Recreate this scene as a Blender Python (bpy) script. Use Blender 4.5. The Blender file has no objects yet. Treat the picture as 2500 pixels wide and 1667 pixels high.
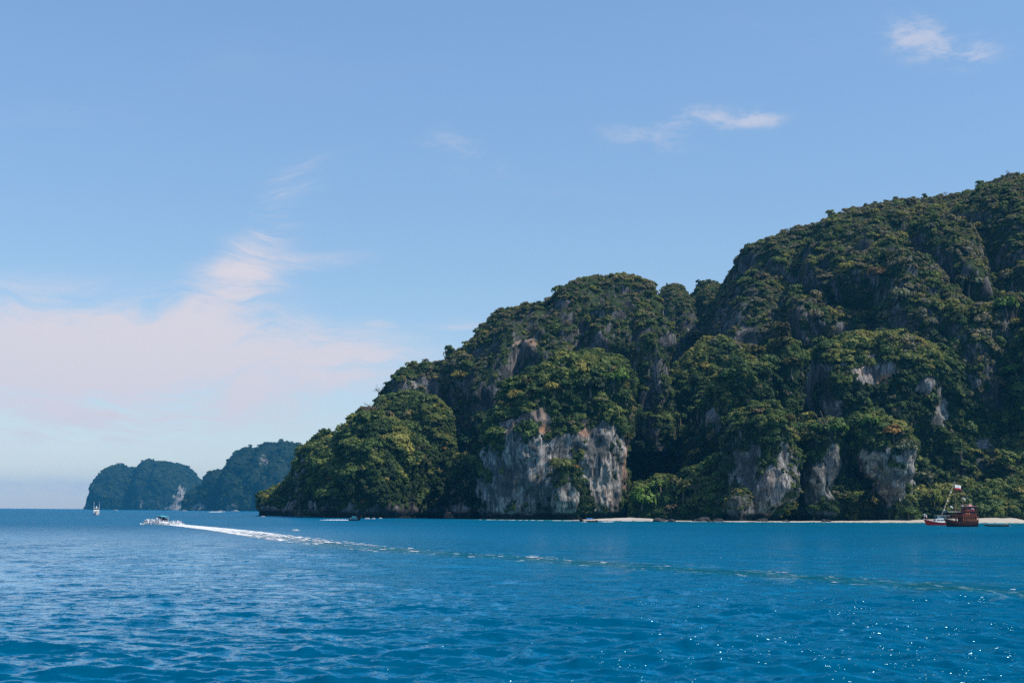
import bpy, math, random
import numpy as np
from mathutils import Vector, Matrix
from mathutils.bvhtree import BVHTree

random.seed(7); rng = np.random.default_rng(11)
scene = bpy.context.scene
col = scene.collection
R = math.radians

# ------------------------------------------------------------------ camera
FPX = 3472.0                      # focal length in pixels of a 2500 px wide frame (50 mm)
CAM_H = 6.0
PITCH = math.atan((1248.3 - 833.5) / FPX)
ROLL = math.atan(0.0069)
fw = Vector((0, math.cos(PITCH), math.sin(PITCH)))
up0 = Vector((0, -math.sin(PITCH), math.cos(PITCH)))
ri = Vector((1, 0, 0)) * math.cos(ROLL) + up0 * math.sin(ROLL)
up = up0 * math.cos(ROLL) - Vector((1, 0, 0)) * math.sin(ROLL)
CAM = Vector((0, 0, CAM_H))
cd = bpy.data.cameras.new('camera'); cam = bpy.data.objects.new('camera', cd); col.objects.link(cam)
cd.lens = 50; cd.sensor_width = 36; cd.clip_start = 0.5; cd.clip_end = 90000
m = Matrix.Identity(4)
for i in range(3):
    m[i][0] = ri[i]; m[i][1] = up[i]; m[i][2] = -fw[i]; m[i][3] = CAM[i]
cam.matrix_world = m
scene.camera = cam

# ------------------------------------------------------------------ light
SUN_AZ, SUN_EL = R(109), R(54)     # azimuth clockwise from +Y (the view), elevation
sun_dir = Vector((math.sin(SUN_AZ) * math.cos(SUN_EL), math.cos(SUN_AZ) * math.cos(SUN_EL), math.sin(SUN_EL)))
sl = bpy.data.lights.new('sun', 'SUN'); sl.energy = 5.0; sl.angle = R(0.5); sl.color = (1.0, 0.93, 0.82)
so = bpy.data.objects.new('sun', sl); col.objects.link(so)
so.rotation_euler = (-sun_dir).to_track_quat('-Z', 'Y').to_euler()
so.location = (0, 0, 900)

vs = scene.view_settings
vs.view_transform = 'Standard'; vs.look = 'None'; vs.gamma = 1; vs.use_curve_mapping = False
vs.exposure = 0.0
scene.render.engine = 'CYCLES'
cy = scene.cycles
cy.use_denoising = False
cy.max_bounces = 6; cy.diffuse_bounces = 2; cy.glossy_bounces = 2; cy.transmission_bounces = 2
cy.transparent_max_bounces = 6; cy.volume_bounces = 0
cy.use_adaptive_sampling = True; cy.adaptive_threshold = 0.01

# ------------------------------------------------------------------ node helpers
def N(nt, t, **kw):
    n = nt.nodes.new(t)
    for k, v in kw.items(): setattr(n, k, v)
    return n
class G:
    """tiny wrapper for building node trees"""
    def __init__(s, nt): s.nt = nt
    def put(s, sock, v):
        if isinstance(v, bpy.types.NodeSocket): s.nt.links.new(v, sock)
        elif v is not None: sock.default_value = v
    def math(s, op, a, b=None, c=None, clamp=False):
        n = N(s.nt, 'ShaderNodeMath', operation=op, use_clamp=clamp)
        s.put(n.inputs[0], a)
        if b is not None: s.put(n.inputs[1], b)
        if c is not None: s.put(n.inputs[2], c)
        return n.outputs[0]
    def vmath(s, op, a, b=None, sc=None):
        n = N(s.nt, 'ShaderNodeVectorMath', operation=op)
        s.put(n.inputs[0], a)
        if b is not None: s.put(n.inputs[1], b)
        if sc is not None: s.put(n.inputs['Scale'], sc)
        return n.outputs[1] if op in ('LENGTH', 'DOT_PRODUCT') else n.outputs[0]
    def noise(s, vec, scale=1.0, detail=4, rough=0.55, dist=0.0, col=False):
        n = N(s.nt, 'ShaderNodeTexNoise')
        s.put(n.inputs['Vector'], vec); s.put(n.inputs['Scale'], scale)
        n.inputs['Detail'].default_value = detail; n.inputs['Roughness'].default_value = rough
        n.inputs['Distortion'].default_value = dist
        return n.outputs['Color' if col else 'Fac']
    def step(s, v, a, b):
        n = N(s.nt, 'ShaderNodeMapRange', interpolation_type='SMOOTHSTEP')
        s.put(n.inputs['Value'], v); n.inputs['From Min'].default_value = a; n.inputs['From Max'].default_value = b
        return n.outputs['Result']
    def mix(s, f, a, b, blend='MIX'):
        n = N(s.nt, 'ShaderNodeMix', data_type='RGBA', blend_type=blend)
        s.put(n.inputs['Factor'], f); s.put(n.inputs['A'] if False else n.inputs[6], a); s.put(n.inputs[7], b)
        return n.outputs[2]
    def scale(s, vec, xyz, rot=(0, 0, 0)):
        n = N(s.nt, 'ShaderNodeMapping'); s.put(n.inputs['Vector'], vec)
        n.inputs['Scale'].default_value = xyz; n.inputs['Rotation'].default_value = rot
        return n.outputs[0]
    def ramp(s, f, stops):
        n = N(s.nt, 'ShaderNodeValToRGB'); s.put(n.inputs[0], f)
        e = n.color_ramp.elements
        while len(e) < len(stops): e.new(0.5)
        for el, (p, c) in zip(e, stops): el.position = p; el.color = (*c, 1)
        return n.outputs[0]

# ------------------------------------------------------------------ world: sky with thin cloud
world = bpy.data.worlds.new('World'); scene.world = world; world.use_nodes = True
nt = world.node_tree; nt.nodes.clear(); g = G(nt)
sky = N(nt, 'ShaderNodeTexSky', sky_type='NISHITA')
sky.sun_disc = False; sky.sun_elevation = SUN_EL; sky.sun_rotation = SUN_AZ
sky.altitude = 0; sky.air_density = 1.0; sky.dust_density = 0.25; sky.ozone_density = 2.6
tc = N(nt, 'ShaderNodeTexCoord').outputs['Generated']
sx = N(nt, 'ShaderNodeSeparateXYZ'); nt.links.new(tc, sx.inputs[0])
az = g.math('ARCTAN2', sx.outputs[0], sx.outputs[1])
el = g.math('ARCSINE', sx.outputs[2])
cv = N(nt, 'ShaderNodeCombineXYZ'); nt.links.new(az, cv.inputs[0]); nt.links.new(el, cv.inputs[1])
flat = cv.outputs[0]
# cirrus cloud: wispy, stretched noise; denser in a low bank to the left of the view
warp = g.vmath('SCALE', g.vmath('SUBTRACT', g.noise(g.scale(flat, (6, 9, 1)), 1.0, 3, 0.5, 0, True), (0.5, 0.5, 0.5)), sc=0.10)
flw = g.vmath('ADD', flat, warp)
wisp = g.noise(g.scale(flw, (4, 26, 1), (0, 0, R(-7))), 1.0, 8, 0.62, 0.5)
fine = g.noise(g.scale(flw, (22, 110, 1), (0, 0, R(-16))), 1.0, 7, 0.66, 0.7)
bil = g.noise(g.scale(flat, (30, 70, 1), (0, 0, R(10))), 1.0, 8, 0.64, 0.25)
def blob(a0, e0, sa, se, rot=0.0):
    da = g.math('SUBTRACT', az, a0); de = g.math('SUBTRACT', el, e0)
    c, s_ = math.cos(rot), math.sin(rot)
    p = g.math('ADD', g.math('MULTIPLY', da, c / sa), g.math('MULTIPLY', de, s_ / sa))
    q = g.math('SUBTRACT', g.math('MULTIPLY', de, c / se), g.math('MULTIPLY', da, s_ / se))
    r2 = g.math('ADD', g.math('MULTIPLY', p, p), g.math('MULTIPLY', q, q))
    return g.math('EXPONENT', g.math('MULTIPLY', r2, -1.0))
def pa(px): return math.atan((px - 1250) / FPX)
def pe(px, py): return math.atan((1239.7 + 0.0069 * px - py) / FPX)
def pblob(px, py, wx, wy, rot=0.0): return blob(pa(px), pe(px, py), wx / FPX, wy / FPX, rot)
def total(xs):
    t = xs[0]
    for x in xs[1:]: t = g.math('ADD', t, x)
    return t
n1 = g.math('ADD', g.math('ADD', g.math('MULTIPLY', wisp, 0.62), g.math('MULTIPLY', fine, 0.28)), g.math('MULTIPLY', bil, 0.16))
bank = total([g.math('MULTIPLY', pblob(0, 900, 560, 140), 0.95), g.math('MULTIPLY', pblob(520, 865, 400, 105, R(-3)), 0.66),
              g.math('MULTIPLY', pblob(860, 880, 220, 60), 0.42), g.math('MULTIPLY', pblob(200, 1040, 560, 60), 0.50),
              g.math('MULTIPLY', pblob(545, 730, 150, 80, R(40)), 0.50), g.math('MULTIPLY', pblob(630, 580, 170, 70, R(52)), 0.36), g.math('MULTIPLY', pblob(730, 650, 190, 30, R(10)), 0.30), g.math('MULTIPLY', pblob(700, 470, 130, 55, R(35)), 0.27)])
env = g.math('MINIMUM', g.math('MULTIPLY', bank, 1.7), 1.0)
bank = g.math('ADD', g.math('MULTIPLY', bank, 0.95), g.math('MULTIPLY', g.math('MULTIPLY', g.math('SUBTRACT', n1, 0.54), 3.8), env))
bank = g.math('MULTIPLY', g.step(bank, 0.04, 0.95), 0.97)
small = total([pblob(2250, 95, 75, 50), pblob(2380, 158, 95, 38), g.math('MULTIPLY', pblob(1700, 278, 150, 30, R(4)), 0.75),
               g.math('MULTIPLY', pblob(1850, 290, 75, 24), 1.0), g.math('MULTIPLY', pblob(1590, 335, 130, 34, R(-8)), 0.5), g.math('MULTIPLY', pblob(1120, 365, 160, 55, R(-30)), 0.45),
               g.math('MULTIPLY', pblob(900, 795, 100, 16), 0.7), g.math('MULTIPLY', pblob(1120, 800, 90, 28), 0.7),
               g.math('MULTIPLY', pblob(120, 1190, 220, 22), 0.85)])
small = g.math('MULTIPLY', g.step(g.math('MULTIPLY', small, g.math('MULTIPLY', g.step(bil, 0.28, 0.74), 1.5)), 0.06, 1.2), 0.55)
veil = g.math('MULTIPLY', g.step(wisp, 0.52, 0.90), 0.10)
mask = g.math('MAXIMUM', g.math('MAXIMUM', bank, small), veil)
low = g.math('EXPONENT', g.math('MULTIPLY', g.math('ABSOLUTE', el), -1 / 0.075))
base = g.mix(1.0, sky.outputs[0], g.mix(g.step(el, 0.10, 0.40), (0.97, 1.03, 1.07, 1), (1.17, 1.31, 1.34, 1)), 'MULTIPLY')
base = g.mix(low, base, g.mix(1.0, base, (1.12, 0.98, 1.04, 1), 'MULTIPLY'))
cloudc = g.mix(mask, base, (5.85, 5.5, 5.95, 1))
bg = N(nt, 'ShaderNodeBackground'); bg.inputs['Strength'].default_value = 0.128
nt.links.new(cloudc, bg.inputs['Color'])
wo = N(nt, 'ShaderNodeOutputWorld'); nt.links.new(bg.outputs[0], wo.inputs['Surface'])

# ------------------------------------------------------------------ pixel <-> place
def ray(px, py):
    return fw + ri * ((px - 1250) / FPX) - up * ((py - 833.5) / FPX)
def at(px, py, Y):
    d = ray(px, py); return CAM + d * (Y / d.y)
def on_sea(px, py):
    d = ray(px, py); return CAM + d * (-CAM_H / d.z)

# ------------------------------------------------------------------ noise in numpy
_P = np.random.default_rng(5).permutation(256).astype(np.int32); _P = np.concatenate([_P, _P, _P])
_gr = np.random.default_rng(6).normal(size=(256, 3)); _gr /= np.linalg.norm(_gr, axis=1)[:, None]
_gr = _gr.astype(np.float32)
def perlin(p):
    p = np.asarray(p, np.float32)
    i = np.floor(p).astype(np.int32); f = p - i; i &= 255
    u = f * f * f * (f * (f * 6 - 15) + 10)
    out = 0
    for dx in (0, 1):
        wx = u[:, 0] if dx else 1 - u[:, 0]
        for dy in (0, 1):
            wy = u[:, 1] if dy else 1 - u[:, 1]
            for dz in (0, 1):
                wz = u[:, 2] if dz else 1 - u[:, 2]
                h = _P[_P[_P[(i[:, 0] + dx) & 255] + ((i[:, 1] + dy) & 255)] + ((i[:, 2] + dz) & 255)] & 255
                gv = _gr[h]
                out = out + wx * wy * wz * (gv[:, 0] * (f[:, 0] - dx) + gv[:, 1] * (f[:, 1] - dy) + gv[:, 2] * (f[:, 2] - dz))
    return out * 1.5
def fbm(p, octv=4, gain=0.5):
    a = 1.0; t = 0; q = np.asarray(p, np.float32)
    for k in range(octv):
        t = t + a * perlin(q + 17.3 * k); q = q * 2.03; a *= gain
    return t
def sstep(x, a, b):
    t = np.clip((x - a) / (b - a), 0, 1); return t * t * (3 - 2 * t)

# ------------------------------------------------------------------ materials
def mat(name, color=(0.5, 0.5, 0.5), rough=0.6, spec=0.3, metal=0.0, vary=0.12, vs_=2.0):
    m_ = bpy.data.materials.new(name); m_.use_nodes = True
    t = m_.node_tree; b = t.nodes['Principled BSDF']; gg = G(t)
    tcx = N(t, 'ShaderNodeTexCoord').outputs['Object']
    n = gg.noise(tcx, vs_, 5, 0.6)
    c = gg.mix(n, (*[x * (1 - vary) for x in color], 1), (*[min(1, x * (1 + vary)) for x in color], 1))
    t.links.new(c, b.inputs['Base Color'])
    b.inputs['Roughness'].default_value = rough; b.inputs['Specular IOR Level'].default_value = spec
    b.inputs['Metallic'].default_value = metal
    return m_

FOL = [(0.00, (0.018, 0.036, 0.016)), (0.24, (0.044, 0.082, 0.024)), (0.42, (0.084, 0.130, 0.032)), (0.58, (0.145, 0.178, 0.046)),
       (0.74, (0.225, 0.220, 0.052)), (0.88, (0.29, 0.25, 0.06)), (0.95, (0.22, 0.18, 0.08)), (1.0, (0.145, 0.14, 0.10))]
def foliage_mat(name, color=None, inst=False, lift=1.0):
    m_ = bpy.data.materials.new(name); m_.use_nodes = True
    t = m_.node_tree; gg = G(t); b = t.nodes['Principled BSDF']
    la = N(t, 'ShaderNodeAttribute', attribute_name='leaf')
    if inst:
        ta = N(t, 'ShaderNodeAttribute', attribute_name='tint', attribute_type='INSTANCER')
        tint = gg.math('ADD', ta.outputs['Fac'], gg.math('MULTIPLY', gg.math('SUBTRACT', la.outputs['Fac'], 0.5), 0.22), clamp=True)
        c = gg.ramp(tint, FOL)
    else:
        c = gg.mix(la.outputs['Fac'], (*[x * 0.65 for x in color], 1), (*[x * 1.3 for x in color], 1))
    k = gg.math('ADD', gg.math('MULTIPLY', la.outputs['Fac'], 0.8 * lift), 0.6 * lift)
    cc = gg.vmath('SCALE', c, sc=k)
    t.links.new(cc, b.inputs['Base Color'])
    b.inputs['Roughness'].default_value = 0.62; b.inputs['Specular IOR Level'].default_value = 0.22
    tr = N(t, 'ShaderNodeBsdfTranslucent'); t.links.new(gg.mix(1.0, cc, (1.1, 1.15, 0.6, 1), 'MULTIPLY'), tr.inputs['Color'])
    ms = N(t, 'ShaderNodeMixShader'); ms.inputs[0].default_value = 0.25
    t.links.new(b.outputs[0], ms.inputs[1]); t.links.new(tr.outputs[0], ms.inputs[2])
    t.links.new(ms.outputs[0], t.nodes['Material Output'].inputs['Surface'])
    return m_

def terrain_mat(name, far=False):
    """limestone with streaks and stains, and the dark undergrowth between the trees"""
    m_ = bpy.data.materials.new(name); m_.use_nodes = True
    t = m_.node_tree; gg = G(t); b = t.nodes['Principled BSDF']
    P = N(t, 'ShaderNodeNewGeometry').outputs['Position']
    rk = N(t, 'ShaderNodeAttribute', attribute_name='rock').outputs['Fac']
    dl = N(t, 'ShaderNodeAttribute', attribute_name='dull').outputs['Fac']
    og = N(t, 'ShaderNodeAttribute', attribute_name='stain').outputs['Fac']
    wet = N(t, 'ShaderNodeAttribute', attribute_name='tidal').outputs['Fac']
    k = 0.25 if far else 1.0
    str1 = gg.noise(gg.scale(P, (0.34 * k, 0.34 * k, 0.05 * k)), 1.0, 6, 0.68, 0.8)
    str2 = gg.noise(gg.scale(P, (0.9 * k, 0.9 * k, 0.16 * k)), 1.0, 5, 0.65, 0.6)
    blot = gg.noise(gg.scale(P, (0.06 * k, 0.06 * k, 0.05 * k)), 1.0, 6, 0.62)
    warm = gg.noise(gg.scale(P, (0.035 * k, 0.035 * k, 0.03 * k)), 1.0, 4, 0.55, 0.5)
    rc = gg.ramp(str1, [(0.34, (0.03, 0.03, 0.03)), (0.43, (0.15, 0.145, 0.135)), (0.52, (0.36, 0.335, 0.305)), (0.66, (0.54, 0.505, 0.465))])
    rc = gg.mix(gg.step(str2, 0.42, 0.62), gg.mix(1.0, rc, (0.5, 0.5, 0.52, 1), 'MULTIPLY'), rc)
    rc = gg.mix(gg.math('MULTIPLY', gg.step(blot, 0.48, 0.60), 0.85), rc, (0.065, 0.068, 0.066, 1))
    rc = gg.mix(gg.math('MULTIPLY', gg.step(warm, 0.54, 0.72), 0.55), rc, gg.mix(1.0, rc, (1.15, 0.86, 0.70, 1), 'MULTIPLY'))
    rc = gg.mix(gg.math('MULTIPLY', og, gg.step(str1, 0.30, 0.55)), rc, (0.42, 0.20, 0.10, 1))
    rc = gg.mix(dl, rc, gg.mix(1.0, rc, (0.46, 0.48, 0.50, 1), 'MULTIPLY'))
    rc = gg.mix(wet, rc, (0.022, 0.022, 0.020, 1))
    vn = gg.noise(gg.scale(P, (0.12 * k, 0.12 * k, 0.12 * k)), 1.0, 6, 0.65)
    vc = gg.ramp(vn, [(0.3, (0.012, 0.022, 0.010)), (0.5, (0.028, 0.046, 0.018)), (0.7, (0.062, 0.078, 0.030))])
    if far:
        vc = gg.ramp(vn, [(0.3, (0.006, 0.014, 0.009)), (0.5, (0.013, 0.024, 0.014)), (0.7, (0.035, 0.045, 0.024))])
    sm = gg.noise(gg.scale(P, (0.30 * k, 0.30 * k, 0.20 * k)), 1.0, 4, 0.6)
    f = gg.step(gg.math('ADD', gg.math('ADD', rk, gg.math('MULTIPLY', gg.math('SUBTRACT', blot, 0.5), 0.8)), gg.math('MULTIPLY', gg.math('SUBTRACT', sm, 0.5), 0.9)), 0.42, 0.60)
    t.links.new(gg.mix(f, vc, rc), b.inputs['Base Color'])
    b.inputs['Roughness'].default_value = 0.9; b.inputs['Specular IOR Level'].default_value = 0.1
    bm_ = N(t, 'ShaderNodeBump'); bm_.inputs['Distance'].default_value = 1.6 / k; bm_.inputs['Strength'].default_value = 0.9
    t.links.new(gg.math('ADD', gg.math('MULTIPLY', str1, 0.8), gg.math('MULTIPLY', str2, 0.5)), bm_.inputs['Height'])
    t.links.new(bm_.outputs[0], b.inputs['Normal'])
    return m_

M_TERR = terrain_mat('limestone_and_undergrowth')
M_FAR = terrain_mat('far_limestone_and_scrub', True)
M_FOL = foliage_mat('jungle_leaves', inst=True, lift=1.0)

# ------------------------------------------------------------------ mesh helpers
def tag(o, label=None, cat=None, group=None, kind=None):
    if label: o['label'] = label
    if cat: o['category'] = cat
    if group: o['group'] = group
    if kind: o['kind'] = kind
    return o
def np_mesh(name, V, F, material=None, smooth=False, attrs=None):
    me = bpy.data.meshes.new(name)
    V = np.asarray(V, np.float32); F = np.asarray(F, np.int32); k = F.shape[1]
    me.vertices.add(len(V)); me.vertices.foreach_set('co', V.ravel())
    me.loops.add(F.size); me.loops.foreach_set('vertex_index', F.ravel())
    me.polygons.add(len(F)); me.polygons.foreach_set('loop_start', np.arange(0, F.size, k, dtype=np.int32))
    me.polygons.foreach_set('use_smooth', np.full(len(F), smooth))
    for n_, (dom, a) in (attrs or {}).items():
        at_ = me.attributes.new(n_, 'FLOAT', dom); at_.data.foreach_set('value', np.asarray(a, np.float32).ravel())
    me.update(calc_edges=True); me.validate()
    if material: me.materials.append(material)
    return me
def link(name, me, parent=None, loc=None):
    o = bpy.data.objects.new(name, me); col.objects.link(o)
    if parent: o.parent = parent
    if loc is not None: o.location = loc
    return o
def empty(name, loc=(0, 0, 0), rz=0.0, scale=1.0):
    o = bpy.data.objects.new(name, None); col.objects.link(o)
    o.location = loc; o.rotation_euler = (0, 0, rz); o.scale = (scale,) * 3; o.empty_display_size = 1
    return o
def gridfaces(nu, nv, wrap=False):
    iu = np.arange(nu if wrap else nu - 1); iv = np.arange(nv - 1)
    a, b = np.meshgrid(iu, iv, indexing='ij'); a2 = (a + 1) % nu
    return np.stack([a * nv + b, a2 * nv + b, a2 * nv + b + 1, a * nv + b + 1], -1).reshape(-1, 4)

# ------------------------------------------------------------------ the island
TERR = []           # (object, V, F quads, normals, rock, spec)
SEA_FLOOR = -4.0
def grid_normals(Gd, wrap=False):
    if wrap: du = np.roll(Gd, -1, 0) - np.roll(Gd, 1, 0)
    else: du = np.gradient(Gd, axis=0)
    dv = np.gradient(Gd, axis=1)
    n = np.cross(du, dv); l = np.linalg.norm(n, axis=2, keepdims=True)
    return n / np.maximum(l, 1e-6)
def finish(name, label, Gd, wrap, outward, spec, material, far=False):
    nu, nv, _ = Gd.shape
    n = grid_normals(Gd, wrap)
    if np.sum(n * outward) < 0: n = -n; flip = True
    else: flip = False
    V = Gd.reshape(-1, 3); n = n.reshape(-1, 3); O = outward.reshape(-1, 3)
    bad = np.sum(n * O, 1) < 0; n[bad] = O[bad]
    k = spec.get('k', 1.0)
    amp = spec.get('amp', 1.0)
    zf = sstep(V[:, 2], -2, 25)
    d = amp * (16 * fbm(V / (95 * k), 2) * zf + 7.0 * fbm(V / (34 * k) + 9, 4) * (0.35 + 0.65 * zf)) * k
    gl = spec.get('gully', 0)
    if gl:
        q = V / np.array([75.0, 160.0, 260.0]) / spec.get('gk', 1.0) + fbm(V / 120.0, 2)[:, None] * 0.35 + 21
        rg = 1 - 2 * np.abs(perlin(q)) * 1.3
        d = d - gl * (np.clip(rg, 0, 1) ** 1.5 - 0.35) * sstep(V[:, 2], 0, 40)
    wv = fbm(V / (60 * k) + 77, 2)[:, None] * 0.5
    rib = np.abs(perlin(V / np.array([30.0, 42.0, 260.0]) / k + wv + 61))
    d = d - spec.get('rib', 7.5 * amp) * k * (0.30 - np.clip(rib, 0, 0.6)) * 1.6 * sstep(V[:, 2], -2, 20)
    if not far: d = d + (5.0 if spec.get('dull') else 2.6) * fbm(V / np.array([15.0, 15.0, 24.0]) + 91, 3) * sstep(V[:, 2], 2, 25)
    if spec.get('crisp'):
        d = d + (np.abs(perlin(V / np.array([3.6, 3.6, 22.0]) + 13)) * 2.2 - 0.6 + 0.5 * perlin(V / np.array([1.9, 1.9, 7.0]) + 19)) * spec['crisp']
    hn = np.abs(n[:, 2]) < 0.6
    fl = -np.abs(perlin(V / np.array([12.0, 12.0, 60.0]) / k + 3)) * 5.0 + 1.5 + perlin(V / np.array([5.5, 5.5, 30.0]) / k + 5) * 1.5 + fbm(V / (10 * k), 3) * 1.8
    d = d + fl * k * np.where(hn, 1.0, 0.6) * spec.get('flute', 1.0)
    ct = spec.get('crest')
    if ct is not None: d = d * ct.ravel()
    V = V + n * d[:, None]
    # wave-cut notch just above the water
    z = V[:, 2]
    if spec.get('notch', True):
        nd = 4.0 * sstep(z, 7.5, 2.0) if False else 4.0 * (1 - sstep(z, 1.5, 7.0))
        hor = O.copy(); hor[:, 2] = 0; hor /= np.maximum(np.linalg.norm(hor, axis=1, keepdims=True), 1e-6)
        V = V - hor * nd[:, None]
    V[:, 2] = np.maximum(V[:, 2], SEA_FLOOR)
    F = gridfaces(nu, nv, wrap)
    if flip: F = F[:, ::-1]
    Gn = grid_normals(V.reshape(nu, nv, 3), wrap).reshape(-1, 3)
    if flip: Gn = -Gn
    # bare rock: on listed faces and wherever it is too steep to grow
    rock = np.zeros(len(V)); stain = np.zeros(len(V))
    edge = fbm(V / np.array([14, 14, 26.0]) / k + 31, 4)
    for pt in spec.get('rock', []):
        px, py, rx, ry = pt[:4]; Y = spec['Yref']; c = at(px, py, Y); s = Y / FPX
        e = ((V[:, 0] - c.x) / (rx * s)) ** 2 + ((V[:, 2] - c.z) / (ry * s)) ** 2
        w = sstep(1.16 - np.sqrt(e) + edge * 0.75 + fbm(V / 6.0 / k + 51, 2) * 0.25, 0.0, 0.4) * (Gn[:, 1] < 0.5) * (pt[5] if len(pt) > 5 else 1.0)
        rock = np.maximum(rock, w)
        if len(pt) > 4: stain = np.maximum(stain, w * pt[4])
    bare = rock.copy()
    steep = sstep(0.42 - np.abs(Gn[:, 2]) + edge * 0.5, 0.0, 0.4) * spec.get('steep', 0.3)
    rock = np.maximum(rock, steep)
    tid = np.zeros(len(V))
    if spec.get('notch', True):
        hz = 4.5 + 3 * fbm(V / 12.0, 2)
        tid = 1 - sstep(V[:, 2], hz - 1.0, hz + 1.5)
        base_band = 1 - sstep(V[:, 2], 7 + edge * 6, 10 + edge * 6)
        rock = np.maximum(rock, base_band)
    me = np_mesh(name, V, F, material, True, {'rock': ('POINT', rock), 'stain': ('POINT', stain), 'tidal': ('POINT', tid), 'dull': ('POINT', spec.get('dull', 0.0) * (1 - sstep(bare, 0.55, 0.8)))})
    o = link(name, me); tag(o, label, None, None, 'structure')
    TERR.append((o, V, F, Gn, rock, spec))
    return o
def resample(pts, step):
    P = np.array(pts, float)
    # soften the corners of the measured outline a little
    for _ in range(2):
        Q = [P[0]]
        for a, b in zip(P[:-1], P[1:]): Q += [a * 0.75 + b * 0.25, a * 0.25 + b * 0.75]
        Q.append(P[-1]); P = np.array(Q)
    s = np.concatenate([[0], np.cumsum(np.linalg.norm(np.diff(P[:, [0, 2]], axis=0), axis=1))])
    n = max(8, int(s[-1] / step)); t = np.linspace(0, s[-1], n)
    return np.stack([np.interp(t, s, P[:, i]) for i in range(3)], 1)
def ridge(name, label, pts, Yc, Df, Db, a=1.0, b=1.0, step=3.0, mat_=None, far=False, taper=0.6, **spec):
    W = []
    for p in pts:
        Y = p[2] if len(p) > 2 else Yc
        w = at(p[0], p[1] + (0 if far or p[1] > 1200 else 15), Y); W.append((w.x, w.y, max(w.z, 0.3)))
    W = resample(W, step)
    H = W[:, 2]; Hm = H.max()
    q = np.clip(H / Hm, 0.02, 1) ** taper
    # local depth can be a list of (px, Df)
    if isinstance(Df, (list, tuple)):
        xs = [at(p[0], 1250, Yc).x for p in Df]; D = np.interp(W[:, 0], xs, [p[1] for p in Df])
    else: D = np.full(len(W), float(Df))
    nf = max(12, int((np.hypot(D.max(), Hm)) * 1.15 / step)); nb = max(6, nf // 4)
    ph = np.concatenate([np.linspace(0, math.pi / 2, nf, endpoint=False), np.linspace(math.pi / 2, math.pi, nb)])
    c = np.sign(np.cos(ph)) * np.abs(np.cos(ph)) ** a; s = np.abs(np.sin(ph)) ** b
    Dq = np.where(c[None, :] >= 0, (D * q)[:, None], (Db * q)[:, None])
    X = np.repeat(W[:, 0:1], len(ph), 1)
    Yg = W[:, 1:2] - Dq * c[None, :]
    Z = SEA_FLOOR + (H[:, None] - SEA_FLOOR) * s[None, :]
    Gd = np.stack([X, Yg, Z], 2)
    cx = np.average(W[:, 0])
    out = np.stack([np.repeat(((W[:, 0] - cx) / (np.ptp(W[:, 0])) * 0.6)[:, None], len(ph), 1), -np.repeat(c[None], len(W), 0), np.repeat(s[None], len(W), 0) * 0.8], 2)
    out /= np.linalg.norm(out, axis=2, keepdims=True)
    crest = 1 - spec.get('hold', 0.62) * np.repeat((s[None] ** 6), len(W), 0)
    spec.setdefault('Yref', Yc - (D.mean() * 0.7)); spec['crest'] = crest
    return finish(name, label, Gd, False, out, spec, mat_ or M_TERR, far)
def tower(name, label, levels, Yf, depth, step=2.4, sup=2.5, **spec):
    """levels: (py, left px, right px) measured on the tower's front, from its foot to its top"""
    W = []
    for py, l, r in levels:
        py = py + (7 if py < 1180 else 0)
        A = at(l, py, Yf + depth * 0.3); B = at(r, py, Yf + depth * 0.3); W.append((A.x, B.x, (A.z + B.z) / 2))
    W = np.array(W); W[0, 2] = SEA_FLOOR if W[0, 2] < 14 else W[0, 2]
    cxs = (W[:, 0] + W[:, 1]) / 2; hws = (W[:, 1] - W[:, 0]) / 2
    zt = W[-1, 2]
    prof = np.concatenate([[0], np.cumsum(np.hypot(np.diff(W[:, 2]), np.diff(hws)))])
    n = int(prof[-1] / step); tt = np.linspace(0, prof[-1], n)
    def sm(v):
        v = np.interp(tt, prof, v); k = max(1, int(5 / step)); ker = np.ones(2 * k + 1) / (2 * k + 1)
        return np.convolve(np.pad(v, k, mode='edge'), ker, 'valid')
    cx = sm(cxs); hw = sm(hws); z = sm(W[:, 2]); hw[-1] = 0.3
    hm = hw.max(); hd = depth / 2 * np.clip(hw / hm, 0, 1) ** 0.55
    nr = int(2 * math.pi * (hm + depth / 2) / 2 / step)
    th = np.linspace(0, 2 * math.pi, nr, endpoint=False)
    ct = np.sign(np.cos(th)) * np.abs(np.cos(th)) ** (2 / sup); st = np.sign(np.sin(th)) * np.abs(np.sin(th)) ** (2 / sup)
    X = cx[None] + hw[None] * ct[:, None]; Yg = Yf + depth / 2 + hd[None] * st[:, None] + 0 * X; Z = np.repeat(z[None], nr, 0)
    Gd = np.stack([X, Yg, Z], 2)
    topness = np.clip((z - z[0]) / (zt - z[0]), 0, 1) ** 4
    out = np.stack([np.repeat(np.cos(th)[:, None], n, 1), np.repeat(np.sin(th)[:, None], n, 1), np.repeat(topness[None] * 1.5, nr, 0)], 2)
    out /= np.linalg.norm(out, axis=2, keepdims=True)
    spec.setdefault('Yref', Yf + depth * 0.15); spec['crest'] = np.repeat((1 - 0.5 * topness)[None], nr, 0)
    return finish(name, label, Gd, True, out, spec, M_TERR)

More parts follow.
